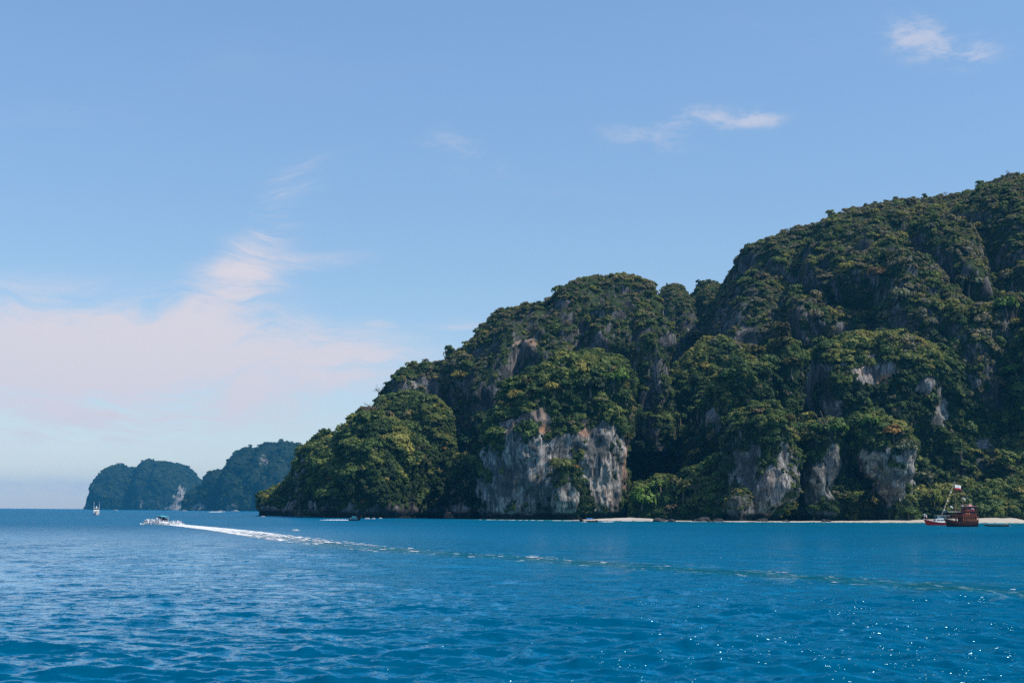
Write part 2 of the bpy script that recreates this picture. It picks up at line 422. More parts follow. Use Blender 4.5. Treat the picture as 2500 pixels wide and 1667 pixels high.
# --- ridges
ridge('forested_ridge', 'long high forested ridge climbing to the right edge of the picture',
      [(1712, 1262), (1716, 1100), (1722, 900), (1738, 790), (1760, 715), (1787, 648), (1818, 604), (1892, 574), (1966, 542), (2073, 521), (2168, 492),
       (2222, 488), (2338, 462), (2402, 451), (2466, 430), (2520, 418), (2700, 400), (2900, 470), (3050, 700), (3120, 1262)],
      1500, [(1700, 250), (1850, 300), (2000, 360), (2300, 350), (2600, 400)], 420, a=1.15, b=1.05, step=3.2, amp=1.3, gully=36, hold=0.86, notch=False, steep=0.85, dull=1.0, dens=0.5, size=1.0, tree=2.75,
      rock=[(1800, 780, 60, 120, 0, 0.66), (1900, 760, 40, 40, 0, 0.5), (2100, 590, 45, 35, 0, 0.45), (2180, 560, 30, 25, 0, 0.45)], Yref=1330)
ridge('rocky_saddle_ridge', 'low jagged ridge in the saddle between the two peaks',
      [(1540, 1262), (1560, 900), (1588, 730), (1604, 716), (1622, 690), (1645, 692), (1662, 712), (1672, 724), (1690, 712), (1706, 690), (1738, 688), (1750, 705), (1760, 730), (1790, 900), (1820, 1262)],
      1720, 170, 160, a=0.7, b=0.8, amp=0.8, notch=False, steep=0.95, dull=1.0, dens=0.4, tree=2.3, size=0.8)
ridge('domed_peak', 'domed grey green limestone peak in the middle of the island',
      [(1095, 1262), (1100, 1000), (1115, 880), (1158, 836), (1190, 787), (1222, 755), (1286, 735), (1339, 733), (1361, 707), (1403, 681), (1488, 670), (1541, 673),
       (1572, 692), (1586, 740), (1602, 850), (1628, 960), (1650, 1100), (1660, 1262)],
      1430, 130, 260, a=0.55, b=0.85, amp=0.95, gully=18, notch=False, steep=1.0, dull=1.0, dens=0.36, tree=2.3, size=0.9,
      rock=[(1260, 830, 90, 80, 0, 0.46), (1190, 910, 60, 90, 0, 0.42), (1490, 720, 60, 30, 0, 0.42), (1350, 790, 50, 50, 0, 0.3), (1285, 832, 34, 9, 0.5, 0.8)], Yref=1320)
ridge('stepped_ridge', 'stepped forested ridge descending left from the domed peak',
      [(885, 1262), (905, 1080), (925, 985), (946, 955), (962, 925), (990, 895), (1020, 881), (1063, 887), (1105, 866), (1158, 836), (1230, 850), (1330, 950), (1390, 1262)],
      1430, 80, 220, a=0.55, b=0.9, amp=0.8, gully=10, notch=False, steep=0.85, dull=1.0, dens=0.5, tree=2.6, size=0.9, rock=[(1035, 925, 40, 22, 0, 0.7)], Yref=1350)
ridge('forested_headland', 'low forested headland running out to the left tip of the island',
      [(632, 1258, 1490), (634, 1235, 1490), (638, 1212, 1490), (660, 1196, 1480), (696, 1178, 1470), (706, 1152, 1460), (733, 1113, 1440), (752, 1090, 1420), (770, 1074, 1400), (795, 1068, 1380),
       (815, 1082, 1360), (840, 1074, 1330), (868, 1050, 1300), (890, 1060, 1280), (910, 1120, 1260), (920, 1262, 1250)],
      1330, [(632, 22), (760, 60), (900, 75), (1020, 60)], 180, a=0.72, b=0.85, step=2.2, taper=0.45, amp=0.75, gully=9, gk=0.6, steep=0.35, tree=3.1, size=1.0,
      rock=[(645, 1228, 26, 26), (740, 1228, 60, 18, 0, 0.9), (830, 1244, 140, 10, 0, 0.9)], Yref=1290)
tower('skyline_knob', 'small rocky knob on the skyline of the headland',
      [(1230, 722, 820), (1150, 728, 818), (1110, 738, 812), (1085, 752, 805), (1068, 764, 797), (1060, 774, 788)], 1330, 60, step=2.0, amp=0.6, steep=0.6, notch=False, tree=2.6, size=0.8, rock=[(790, 1090, 16, 20, 0, 0.6)])
tower('wooded_headland_dome', 'sunlit wooded dome on the near side of the headland',
      [(1265, 775, 1022), (1200, 780, 1020), (1150, 790, 1016), (1110, 804, 1007), (1075, 824, 990), (1050, 842, 968), (1030, 868, 945), (1018, 895, 920)], 1135, 150, step=2.2, amp=0.75, gully=6, gk=0.5, steep=0.3, tree=3.2, size=1.05,
      rock=[(990, 1232, 28, 22, 0.1, 0.5), (1008, 1244, 20, 18, 0, 0.5), (860, 1247, 100, 9, 0, 0.5)], dull=0.8, dens=0.95)
ridge('narrow_wooded_tower', 'tall narrow wooded tower beside the dark cleft',
      [(868, 1262), (876, 1100), (895, 1020), (935, 975), (985, 955), (1040, 953), (1082, 980), (1105, 1040), (1110, 1150), (1112, 1262)],
      1340, 62, 90, a=0.5, b=0.8, step=2.4, amp=0.7, steep=0.3, tree=2.8, size=0.95, rock=[(1060, 1245, 60, 16)], Yref=1280)
tower('small_wooded_knoll', 'small dark wooded knoll left of the streaked cliff',
      [(1268, 1098, 1176), (1200, 1100, 1172), (1150, 1104, 1168), (1125, 1115, 1160), (1113, 1130, 1148)], 1165, 60, amp=0.6, steep=0.3, tree=2.6, size=0.9, rock=[(1130, 1245, 50, 16)])
ridge('wooded_shoulder', 'wooded shoulder between the two peaks with yellow shrubs on its crest',
      [(1530, 1265), (1545, 1060), (1600, 960), (1660, 880), (1710, 832), (1745, 822), (1785, 850), (1830, 900), (1850, 1265)],
      1320, 60, 150, a=0.4, b=0.9, amp=0.9, gully=10, notch=False, steep=0.2, tree=3.0, size=1.0, rock=[(1735, 1020, 20, 44)], Yref=1240)
tower('rounded_rock_bump', 'small rounded grey bump right of the domed peak',
      [(1100, 1530, 1645), (960, 1538, 1642), (880, 1546, 1636), (835, 1556, 1624), (808, 1568, 1608), (797, 1580, 1595)], 1215, 70, amp=0.6, notch=False, steep=0.8, dull=0.8, dens=0.7, tree=2.3, size=0.85, rock=[(1590, 900, 22, 40, 0, 0.45)])
# --- the towers along the shore
tower('limestone_buttress', 'broad pale streaked limestone cliff with forest on its top',
      [(1268, 1166, 1542), (1200, 1170, 1543), (1120, 1180, 1540), (1060, 1193, 1542), (1010, 1215, 1548), (960, 1240, 1550), (930, 1275, 1548), (905, 1310, 1530), (885, 1350, 1500), (868, 1385, 1460), (858, 1400, 1440)],
      1085, 190, step=1.1, crisp=1.0, sup=3.6, amp=0.6, rib=3.5, flute=1.0, steep=0.4, tree=3.2, size=1.0,
      rock=[(1275, 1130, 96, 74), (1225, 1205, 66, 62), (1310, 1180, 76, 60), (1465, 1125, 76, 84), (1480, 1195, 46, 52), (1500, 1250, 36, 18), (1300, 1035, 56, 22, 0.25), (1333, 1052, 18, 10, 1.0), (1425, 1045, 12, 26, 0.6), (1260, 1050, 40, 30), (1380, 1180, 60, 80), (1530, 1160, 14, 70, 0.4)])
tower('rock_slab', 'pale square rock slab standing out of the streaked cliff foot',
      [(1270, 1356, 1418), (1215, 1354, 1417), (1170, 1352, 1415), (1145, 1358, 1412), (1125, 1368, 1402), (1118, 1378, 1392)], 1070, 46, step=1.0, crisp=1.0, sup=4.5, amp=0.5, flute=1.1, steep=0.5, tree=2.4, size=0.9,
      rock=[(1387, 1215, 40, 62)])
tower('hanging_rock_tower', 'bulging hanging limestone tower with narrow foot and bare grey face',
      [(1264, 1812, 1900), (1245, 1806, 1915), (1215, 1800, 1932), (1180, 1796, 1940), (1140, 1796, 1943), (1100, 1800, 1940), (1065, 1804, 1936), (1035, 1816, 1934), (1015, 1834, 1922), (1002, 1846, 1904), (994, 1860, 1890)],
      1030, 70, step=1.05, crisp=1.0, amp=0.9, flute=1.4, steep=0.5, tree=2.5, size=0.9, rock=[(1880, 1185, 76, 74), (1835, 1165, 36, 66), (1910, 1130, 34, 40), (1845, 1105, 8, 22), (1880, 1258, 26, 7, 0.9)])
tower('leaning_foot_rock', 'low grey rock leaning on the foot of the hanging tower',
      [(1266, 1770, 1838), (1250, 1772, 1836), (1225, 1780, 1830), (1208, 1790, 1822), (1200, 1800, 1812)], 1018, 30, step=1.0, crisp=0.8, dull=0.9, amp=0.9, flute=1.3, steep=0.6, tree=2.0, size=0.7, rock=[(1803, 1235, 40, 34, 0, 0.55)])
tower('short_rock_tower', 'short shaded limestone tower in the middle of three',
      [(1262, 1968, 2036), (1215, 1962, 2046), (1170, 1956, 2050), (1120, 1955, 2050), (1075, 1958, 2052), (1048, 1966, 2050), (1032, 1984, 2042), (1022, 2000, 2028)], 1062, 60, step=1.05, crisp=1.0, amp=0.9, flute=1.3, steep=0.4, tree=2.5, size=0.95,
      rock=[(2025, 1145, 32, 52), (1985, 1165, 26, 34), (2005, 1200, 40, 30)])
tower('undercut_rock_tower', 'rightmost limestone tower with drooping bare rock below its trees',
      [(1230, 2180, 2226), (1212, 2165, 2234), (1190, 2142, 2238), (1155, 2116, 2240), (1115, 2102, 2238), (1085, 2094, 2228), (1058, 2090, 2206), (1036, 2092, 2180), (1020, 2104, 2156), (1012, 2120, 2140)], 1062, 64, step=1.05, crisp=1.0, amp=0.9, flute=1.4, steep=0.4, tree=2.6, size=1.0,
      notch=False, rock=[(2190, 1178, 64, 46), (2125, 1135, 28, 54), (2218, 1145, 30, 50)])
tower('wooded_pillar', 'broad wooded pillar above the hanging tower',
      [(1264, 1700, 1905), (1150, 1700, 1900), (1050, 1712, 1896), (960, 1738, 1893), (905, 1768, 1888), (872, 1788, 1872), (855, 1806, 1850), (848, 1820, 1836)], 1120, 140, amp=0.9, gully=8, gk=0.5, steep=0.25, tree=3.2, size=1.05, notch=False, rock=[(1745, 1020, 16, 45)])
tower('slender_wooded_pillar', 'slender sunlit wooded pillar right of the broad one',
      [(1250, 1872, 1960), (1080, 1874, 1958), (950, 1876, 1960), (890, 1880, 1958), (850, 1888, 1948), (832, 1900, 1932), (824, 1910, 1922)], 1150, 70, amp=0.8, steep=0.2, tree=3.1, size=1.0, notch=False)
ridge('shadowed_cliff_band', 'shadowed cliff band with pale and orange rock patches high above the beach',
      [(1945, 1265), (1955, 1050), (1965, 900), (1990, 840), (2080, 815), (2160, 810), (2230, 835), (2290, 885), (2345, 950), (2410, 1010), (2480, 1050), (2550, 1080), (2570, 1265)],
      1240, 70, 200, a=0.32, b=0.8, amp=0.8, gully=6, notch=False, steep=0.25, tree=3.0, size=1.05, Yref=1175,
      rock=[(2005, 915, 30, 46), (2028, 985, 32, 38), (2150, 902, 72, 32), (2170, 925, 22, 18, 0.9), (2255, 945, 30, 34), (2300, 1000, 26, 40), (2410, 1110, 42, 38), (2465, 1140, 36, 16, 0.9)])
ridge('wooded_spur', 'bright wooded spur falling to the beach at the right edge',
      [(2290, 1265), (2340, 1080), (2390, 900), (2440, 790), (2490, 715), (2540, 670), (2610, 590), (2720, 530), (2860, 600), (2960, 1265)],  # crest past the right edge is unseen, raised to shade the cliff band
      1250, 135, 200, a=1.0, b=0.95, amp=1.0, gully=18, notch=False, steep=0.2, tree=3.1, size=1.05)
ridge('wooded_spur', 'wooded spur running down the middle of the long ridge',
      [(1950, 1265), (1985, 950), (2020, 800), (2060, 730), (2110, 700), (2170, 730), (2220, 800), (2270, 900), (2330, 1265)],
      1420, 110, 200, a=0.9, b=0.95, amp=1.0, gully=18, notch=False, steep=0.25, tree=3.0, size=1.0)
# --- wooded ground behind the beach
ridge('wooded_foreshore', 'low wooded ground between the streaked cliff and the hanging tower',
      [(1535, 1269), (1548, 1195), (1600, 1160), (1660, 1180), (1700, 1140), (1745, 1130), (1790, 1165), (1800, 1269)], 1120, 62, 80, a=0.9, b=0.9, amp=0.45, notch=False, steep=0.0, tree=3.0, size=1.05)
ridge('wooded_beach_slope', 'low wooded slope behind the right hand beach',
      [(1880, 1269), (1920, 1240), (1980, 1225), (2080, 1200), (2150, 1215), (2260, 1195), (2350, 1175), (2440, 1165), (2520, 1160), (2700, 1150), (2800, 1269)], 1160, 70, 90, a=0.9, b=0.9, amp=0.45, notch=False, steep=0.0, tree=3.0, size=1.05)
# --- beach
def beach():
    sh = [(1395, 1271.0, 0.3), (1440, 1271.2, 1.0), (1490, 1271.2, 1.6), (1545, 1271.5, 2.3), (1592, 1272.3, 1.8), (1640, 1272.8, 0.7), (1720, 1273.4, 0.5), (1800, 1273.8, 0.55), (1900, 1274.2, 0.6),
          (2000, 1274.4, 0.7), (2100, 1274.8, 0.9), (2200, 1275.2, 1.4), (2300, 1275.6, 2.2), (2400, 1276.0, 3.6), (2500, 1276.6, 4.6), (2620, 1277.0, 4.6), (2760, 1277.0, 4.0)]
    P = [(*on_sea(a, b)[:2], h) for a, b, h in sh]
    P = np.array(P); s = np.linspace(0, len(P) - 1, 520); i = np.arange(len(P))
    X = np.interp(s, i, P[:, 0]); Y = np.interp(s, i, P[:, 1]); Hh = np.interp(s, i, P[:, 2])
    t = np.linspace(-0.35, 1, 30)
    prof = np.where(t < 0, t * 0.6, sstep(t, 0, 0.8) * 0.85 + 0.15 * t)
    Gx = np.repeat(X[:, None], 30, 1); Gy = Y[:, None] + 34 * t[None]; Gz = Hh[:, None] * prof[None] - 0.05
    V = np.stack([Gx, Gy, Gz], 2).reshape(-1, 3)
    V[:, 2] += 0.22 * fbm(V / np.array([9, 5, 5.0]), 3) * sstep(V[:, 2], 0.1, 1.0)
    V[:, 1] += 2.2 * perlin(V / 40.0)
    me = np_mesh('beach', V, gridfaces(520, 30), None, True)
    m_ = bpy.data.materials.new('coral_sand'); m_.use_nodes = True
    t_ = m_.node_tree; gg = G(t_); b = t_.nodes['Principled BSDF']
    Pz = N(t_, 'ShaderNodeNewGeometry').outputs['Position']
    sp = N(t_, 'ShaderNodeSeparateXYZ'); t_.links.new(Pz, sp.inputs[0])
    n = gg.noise(Pz, 0.25, 6, 0.6)
    c = gg.mix(n, (0.36, 0.31, 0.26, 1), (0.50, 0.45, 0.39, 1))
    c = gg.mix(gg.step(gg.math('ADD', sp.outputs[2], gg.math('MULTIPLY', n, 0.4)), 0.75, 0.35), c, (0.26, 0.23, 0.18, 1))
    wr = gg.step(gg.noise(gg.scale(Pz, (0.5, 0.5, 0.5)), 1.0, 5, 0.7), 0.63, 0.70)
    c = gg.mix(gg.math('MULTIPLY', wr, 0.7), c, (0.10, 0.08, 0.06, 1))
    t_.links.new(c, b.inputs['Base Color']); b.inputs['Roughness'].default_value = 0.9
    me.materials.append(m_)
    return tag(link('beach', me), 'strip of pale coral sand along the foot of the island', None, None, 'structure')
BEACH = beach()
# boulders at the foot of the wooded shore
M_BOULDER = mat('dark_tidal_rock', (0.045, 0.043, 0.04), 0.85, 0.2, vary=0.4, vs_=0.6)
def boulder(px, py, r, label, k):
    p = on_sea(px, py)
    n1, n2 = 26, 16
    th = np.linspace(0, 2 * math.pi, n1, endpoint=False); ph = np.linspace(-1.2, math.pi / 2, n2)
    V = np.stack([np.cos(th)[:, None] * np.cos(ph)[None], np.sin(th)[:, None] * np.cos(ph)[None] * 0.7, np.repeat(np.sin(ph)[None] * 0.5, n1, 0)], 2).reshape(-1, 3)
    V = V * (1 + 0.45 * fbm(V * 1.6 + k * 7.7, 4))[:, None] * r
    o = link('shore_boulder', np_mesh('shore_boulder', V, gridfaces(n1, n2, True), M_BOULDER, False), None, (p.x, p.y, 0.1))
    return tag(o, label, 'rock', 'rocks along the shore')
for k, (px, py, r, lb) in enumerate([
        (1608, 1272.6, 4.5, 'dark rock at the right end of the small bright sand patch'),
        (1640, 1273.0, 3.0, 'small dark rock just right of the small beach'),
        (1715, 1273.2, 6.0, 'long low dark rock below the wooded foreshore'),
        (1752, 1273.4, 4.0, 'dark rock left of the leaning grey foot rock'),
        (1862, 1273.6, 4.2, 'dark rock under the orange stained foot of the hanging tower'),
        (1918, 1273.8, 3.0, 'small dark rock left of the round golden bush'),
        (2015, 1274.2, 3.4, 'low dark rock below the middle rock tower')]):
    boulder(px, py, r, lb, k)

# --- far islands
ridge('far_island', 'hazy blue twin domed island on the horizon behind the white ferry',
      [(208, 1246), (222, 1240), (230, 1222), (240, 1190), (252, 1170), (262, 1150), (280, 1140), (305, 1137), (322, 1148), (340, 1156), (357, 1160), (362, 1137), (372, 1125), (384, 1124), (397, 1132), (418, 1130), (432, 1134), (440, 1145), (462, 1162), (485, 1175), (520, 1200), (570, 1246)],
      9200, 420, 700, a=0.6, b=0.8, step=11, k=2.2, amp=0.5, rib=6, gully=26, gk=2.0, steep=0.34, far=True, mat_=M_FAR, notch=False, taper=0.5, tree=0, Yref=8900, rock=[(441, 1220, 11, 26), (425, 1240, 14, 7), (360, 1235, 5, 14), (318, 1160, 3, 10)])
ridge('far_rock_pinnacle', 'thin hazy rock pinnacle at the left end of the far island',
      [(200, 1243), (208, 1240), (214, 1232), (216, 1212), (218, 1206), (222, 1214), (224, 1224), (232, 1236), (240, 1243)], 8900, 60, 80, a=0.7, b=0.8, step=6, k=1.0, amp=0.0, rib=0, flute=0.2, steep=1.0, far=True, mat_=M_FAR, notch=False, tree=0)
ridge('far_headland', 'hazy blue headland rising behind the tip of the island',
      [(455, 1250), (466, 1230), (480, 1204), (494, 1182), (515, 1162), (545, 1152), (562, 1148), (570, 1130), (590, 1108), (615, 1095), (640, 1092), (660, 1084), (682, 1086), (692, 1091), (705, 1084), (722, 1090), (745, 1098), (800, 1110), (900, 1150), (960, 1249)],
      6900, 480, 700, a=0.7, b=0.85, step=11, k=2.2, amp=0.6, rib=9, gully=60, gk=3.0, steep=0.34, far=True, mat_=M_FAR, notch=False, taper=0.5, tree=0, Yref=6500, rock=[(480, 1235, 14, 10), (565, 1238, 16, 8), (640, 1120, 14, 12, 0, 0.5), (600, 1180, 10, 12, 0, 0.5)])

# ------------------------------------------------------------------ foliage
def crown_mesh(name, seed, n=260, lobes=7, flat=0.75, qs=0.25, shape='round'):
    r_ = np.random.default_rng(seed)
    # lobe centres within a dome
    C = []; Rr = []
    for i in range(lobes):
        a = r_.uniform(0, 2 * math.pi); q = math.sqrt(r_.uniform(0.02, 0.62))
        zz = r_.uniform(0.0, 0.75) * (1 - 0.5 * q)
        if shape == 'tall': q *= 0.6; zz = r_.uniform(-0.2, 1.3) * (1 - 0.4 * q)
        C.append((math.cos(a) * q, math.sin(a) * q, zz * flat)); Rr.append(r_.uniform(0.28, 0.5))
    C = np.array(C); Rr = np.array(Rr)
    V = []; F = []; L = []
    lobetone = r_.uniform(0.25, 0.75, lobes)
    for j in range(n):
        i = r_.integers(lobes)
        d = r_.normal(size=3); d /= np.linalg.norm(d)
        if d[2] < -0.35: d[2] *= -0.6; d /= np.linalg.norm(d)
        c = C[i] + d * Rr[i] * r_.uniform(0.75, 1.08) * np.array([1, 1, 0.85])
        nn = d + r_.normal(size=3) * 0.45; nn[2] += 0.25; nn /= np.linalg.norm(nn)
        t = np.cross(nn, r_.normal(size=3)); t /= np.linalg.norm(t); b = np.cross(nn, t)
        s = qs * r_.uniform(0.55, 1.25)
        k = len(V)
        V += [c + t * s, c + b * s * 0.62 - nn * s * 0.15, c - t * s * 0.95, c - b * s * 0.62 - nn * s * 0.15]
        F.append((k, k + 1, k + 2, k + 3)); L.append(np.clip(lobetone[i] + r_.normal() * 0.16, 0, 1))
    return np_mesh(name, np.array(V), np.array(F), M_FOL, False, {'leaf': ('FACE', L)})
CROWNS = [crown_mesh('crown_round', 1, 400, 8, 0.95, 0.19), crown_mesh('crown_broad', 2, 420, 10, 0.75, 0.18), crown_mesh('crown_lumpy', 3, 360, 7, 1.05, 0.2),
          crown_mesh('crown_tall', 4, 420, 10, 0.95, 0.18, 'tall'), crown_mesh('crown_loose', 5, 260, 9, 0.95, 0.21), crown_mesh('crown_dense', 6, 460, 12, 0.85, 0.165)]
M_BARK = mat('grey_bark', (0.16, 0.13, 0.10), 0.85, 0.1, vary=0.3)
def trunk_mesh(name, seed, bare=False):
    """tapered trunk with limbs, unit crown radius, foot at z = -1.3"""
    r_ = np.random.default_rng(seed); V = []; F = []
    def limb(p, q, r0, r1, seg=4, ns=6):
        p = np.array(p, float); q = np.array(q, float); ax = q - p; ax /= np.linalg.norm(ax)
        u = np.cross(ax, (0.3, 0.9, 0.2)); u /= np.linalg.norm(u); v = np.cross(ax, u); k0 = len(V)
        bend = r_.normal(size=3) * 0.06 * np.linalg.norm(q - p)
        for i in range(seg + 1):
            t = i / seg; c = p * (1 - t) + q * t + bend * math.sin(math.pi * t); rr = r0 * (1 - t) + r1 * t
            for j in range(ns):
                a = 2 * math.pi * j / ns; V.append(c + (u * math.cos(a) + v * math.sin(a)) * rr)
        for i in range(seg):
            for j in range(ns):
                j2 = (j + 1) % ns; F.append((k0 + i * ns + j, k0 + i * ns + j2, k0 + (i + 1) * ns + j2, k0 + (i + 1) * ns + j))
    top = (0.05, -0.03, 0.0); limb((0, 0, -1.5), top, 0.10, 0.065)
    for i in range(9 if bare else 6):
        a = i * 2.4 + r_.uniform(-.4, .4); q = r_.uniform(0.35, 0.75); e = (math.cos(a) * q, math.sin(a) * q, r_.uniform(0.25, 0.95))
        limb(top, e, 0.05, 0.015)
        if bare:
            for _ in range(4):
                e2 = np.array(e) + r_.normal(size=3) * 0.28 + (0, 0, 0.12); limb(np.array(e) * r_.uniform(0.6, 1), e2, 0.018, 0.006, 3, 4)
    return np_mesh(name, np.array(V), np.array(F), M_BARK, True)
TRUNKS = [trunk_mesh('tree_trunk', 21), trunk_mesh('tree_trunk', 22)]; BARE = [trunk_mesh('bare_tree_limbs', 31, True), trunk_mesh('bare_tree_limbs', 33, True)]

# all the near terrain in one tree for finding where things stand
allV = []; allF = []; off = 0
for (o, V, F, Gn, rock, spec) in TERR:
    if spec.get('tree', 0) <= 0: continue
    allV.append(V); allF.append(F + off); off += len(V)
bm_o = BEACH.data; bv = np.empty(len(bm_o.vertices) * 3, np.float32); bm_o.vertices.foreach_get('co', bv)
allV.append(bv.reshape(-1, 3)); allF.append(gridfaces(520, 30) + off)
AV = np.concatenate(allV); AF = np.concatenate(allF)
BVH = BVHTree.FromPolygons([tuple(v) for v in AV.tolist()], AF.tolist())
def hit(px, py):
    d = ray(px, py).normalized()
    r_ = BVH.ray_cast(CAM, d, 4000)
    return r_[0], r_[1]

# scatter the canopy
def scatter(terr, density, seed):
    o, V, F, Gn, rock, spec = terr
    r_ = np.random.default_rng(seed)
    A, B, C, D = V[F[:, 0]], V[F[:, 1]], V[F[:, 2]], V[F[:, 3]]
    nrm = np.cross(C - A, D - B); ar = np.linalg.norm(nrm, axis=1); un = nrm / np.maximum(ar[:, None], 1e-6); ar = ar * 0.5
    fr = rock[F].mean(1); cen = (A + B + C + D) / 4
    low = 2.5 if not spec.get('notch', True) else 7.0
    w = ar * (un[:, 1] < 0.45) * (cen[:, 2] > low) * (un[:, 2] > -0.45)
    # thin growth on steep bare stone, none on the clean faces
    w = w * np.clip(1.06 - fr * 1.15, 0.02, 1) * (1 + 0.8 * (1 - np.clip(un[:, 2] * 1.7, 0, 1)))
    n = int(w.sum() * density)
    idx = r_.choice(len(F), n, p=w / w.sum())
    u, v = r_.uniform(size=n)[:, None], r_.uniform(size=n)[:, None]
    P = (A[idx] * (1 - u) + B[idx] * u) * (1 - v) + (D[idx] * (1 - u) + C[idx] * u) * v
    nn = un[idx]
    return P, nn, fr[idx], r_
PTS = []; NRM = []; SCL = []; TNT = []
for k, terr in enumerate(TERR):
    spec = terr[5]
    tr = spec.get('tree', 0)
    if tr <= 0: continue
    tr = tr * 0.86; dens = 0.95 * spec.get('dens', 1.0) / (tr * tr)
    P, nn, fr, r_ = scatter(terr, dens, 100 + k)
    n = len(P)
    sc = tr * spec.get('size', 1) * np.clip(np.exp(r_.normal(size=n) * (0.62 if spec.get('dull') else 0.5) - 0.02), 0.3, 2.5) * (0.50 + 0.50 * np.clip(nn[:, 2] * 1.7, 0, 1)) * (1 - 0.45 * np.clip(fr, 0, 1))
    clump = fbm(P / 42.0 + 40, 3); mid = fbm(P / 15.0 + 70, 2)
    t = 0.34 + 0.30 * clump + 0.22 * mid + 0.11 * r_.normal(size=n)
    t += 0.36 * np.clip(nn[:, 2], 0, 1) - 0.16; sc = np.where((r_.uniform(size=n) < (0.07 if spec.get('dull') else 0.035)) & (nn[:, 2] > 0.2), sc * 1.7, sc); sc = sc * (1 - 0.28 * sstep(P[:, 2], 110, 280))  # upward-facing growth tinted yellower, slopes darker: sunlit tops put into leaf colour
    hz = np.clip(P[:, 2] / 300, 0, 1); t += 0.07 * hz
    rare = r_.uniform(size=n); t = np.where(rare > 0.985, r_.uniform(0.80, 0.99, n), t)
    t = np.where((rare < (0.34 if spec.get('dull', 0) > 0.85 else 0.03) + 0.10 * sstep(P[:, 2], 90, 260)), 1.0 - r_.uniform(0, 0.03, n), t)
    t = np.clip(t, 0.02, 1.0)
    PTS.append(P + nn * (sc * 0.12)[:, None]); NRM.append(nn); SCL.append(sc); TNT.append(t)
PTS = np.concatenate(PTS); NRM = np.concatenate(NRM); SCL = np.concatenate(SCL); TNT = np.concatenate(TNT)
print('canopy points', len(PTS))

def euler_from_up(nn, mixup, r_):
    mixup = (0.18 + mixup * np.clip(nn[:, 2:3] * 1.4, 0, 1)); u = nn * (1 - mixup) + np.array([0, 0, 1.0]) * mixup; u /= np.linalg.norm(u, axis=1, keepdims=True)
    # Rz * Ry * Rx order XYZ: tilt so that local z follows u, with a random spin about it
    spin = r_.uniform(0, 2 * math.pi, len(u))
    zx, zy, zz = u.T
    ref = np.stack([np.cos(spin), np.sin(spin), 0 * spin], 1)
    x = ref - u * np.sum(ref * u, 1, keepdims=True); x /= np.linalg.norm(x, axis=1, keepdims=True); y = np.cross(u, x)
    M = np.stack([x, y, u], 2)
    ey = -np.arcsin(np.clip(M[:, 2, 0], -1, 1)); ex = np.arctan2(M[:, 2, 1], M[:, 2, 2]); ez = np.arctan2(M[:, 1, 0], M[:, 0, 0])
    return np.stack([ex, ey, ez], 1)
def canopy(name, label, P, nn, sc, tint, crowns, seed):
    r_ = np.random.default_rng(seed)
    me = bpy.data.meshes.new(name); me.vertices.add(len(P)); me.vertices.foreach_set('co', P.astype(np.float32).ravel())
    def att(nm, ty, arr, fld='value'):
        a = me.attributes.new(nm, ty, 'POINT'); a.data.foreach_set(fld, arr.ravel())
    att('spin', 'FLOAT_VECTOR', euler_from_up(nn, 0.42, r_).astype(np.float32), 'vector')
    sxyz = sc[:, None] * np.stack([r_.uniform(0.85, 1.25, len(P)), r_.uniform(0.85, 1.25, len(P)), r_.uniform(0.75, 1.2, len(P))], 1)
    att('grow', 'FLOAT_VECTOR', sxyz.astype(np.float32), 'vector')
    att('tint', 'FLOAT', tint.astype(np.float32)); att('pick', 'INT', r_.integers(0, len(crowns), len(P)).astype(np.int32))
    o = link(name, me)
    ng = bpy.data.node_groups.new(name + '_nodes', 'GeometryNodeTree')
    ng.interface.new_socket('Geometry', in_out='INPUT', socket_type='NodeSocketGeometry')
    ng.interface.new_socket('Geometry', in_out='OUTPUT', socket_type='NodeSocketGeometry')
    gi = N(ng, 'NodeGroupInput'); go = N(ng, 'NodeGroupOutput')
    iop = N(ng, 'GeometryNodeInstanceOnPoints'); L = ng.links.new
    mtp = N(ng, 'GeometryNodeMeshToPoints'); L(gi.outputs[0], mtp.inputs['Mesh'])
    L(mtp.outputs[0], iop.inputs['Points'])
    gti = N(ng, 'GeometryNodeGeometryToInstance')
    for c in reversed(crowns):
        oi = N(ng, 'GeometryNodeObjectInfo', transform_space='ORIGINAL'); oi.inputs['Object'].default_value = c; oi.inputs['As Instance'].default_value = False
        sm = N(ng, 'GeometryNodeSetMaterial'); sm.inputs['Material'].default_value = M_FOL
        L(oi.outputs['Geometry'], sm.inputs[0])
        g1 = N(ng, 'GeometryNodeGeometryToInstance'); L(sm.outputs[0], g1.inputs[0]); L(g1.outputs[0], gti.inputs[0])
    jg = N(ng, 'GeometryNodeJoinGeometry')
    for l in list(gti.inputs[0].links): L(l.from_socket, jg.inputs[0])
    ng.nodes.remove(gti)
    L(jg.outputs[0], iop.inputs['Instance'])
    iop.inputs['Pick Instance'].default_value = True
    def named(nm, dt):
        a = N(ng, 'GeometryNodeInputNamedAttribute', data_type=dt); a.inputs['Name'].default_value = nm; return a.outputs[0]
    L(named('pick', 'INT'), iop.inputs['Instance Index'])
    e2r = N(ng, 'FunctionNodeEulerToRotation'); L(named('spin', 'FLOAT_VECTOR'), e2r.inputs[0]); L(e2r.outputs[0], iop.inputs['Rotation'])
    L(named('grow', 'FLOAT_VECTOR'), iop.inputs['Scale'])
    L(iop.outputs[0], go.inputs[0])
    md = o.modifiers.new('canopy', 'NODES'); md.node_group = ng
    return tag(o, label, 'forest', None, 'stuff')

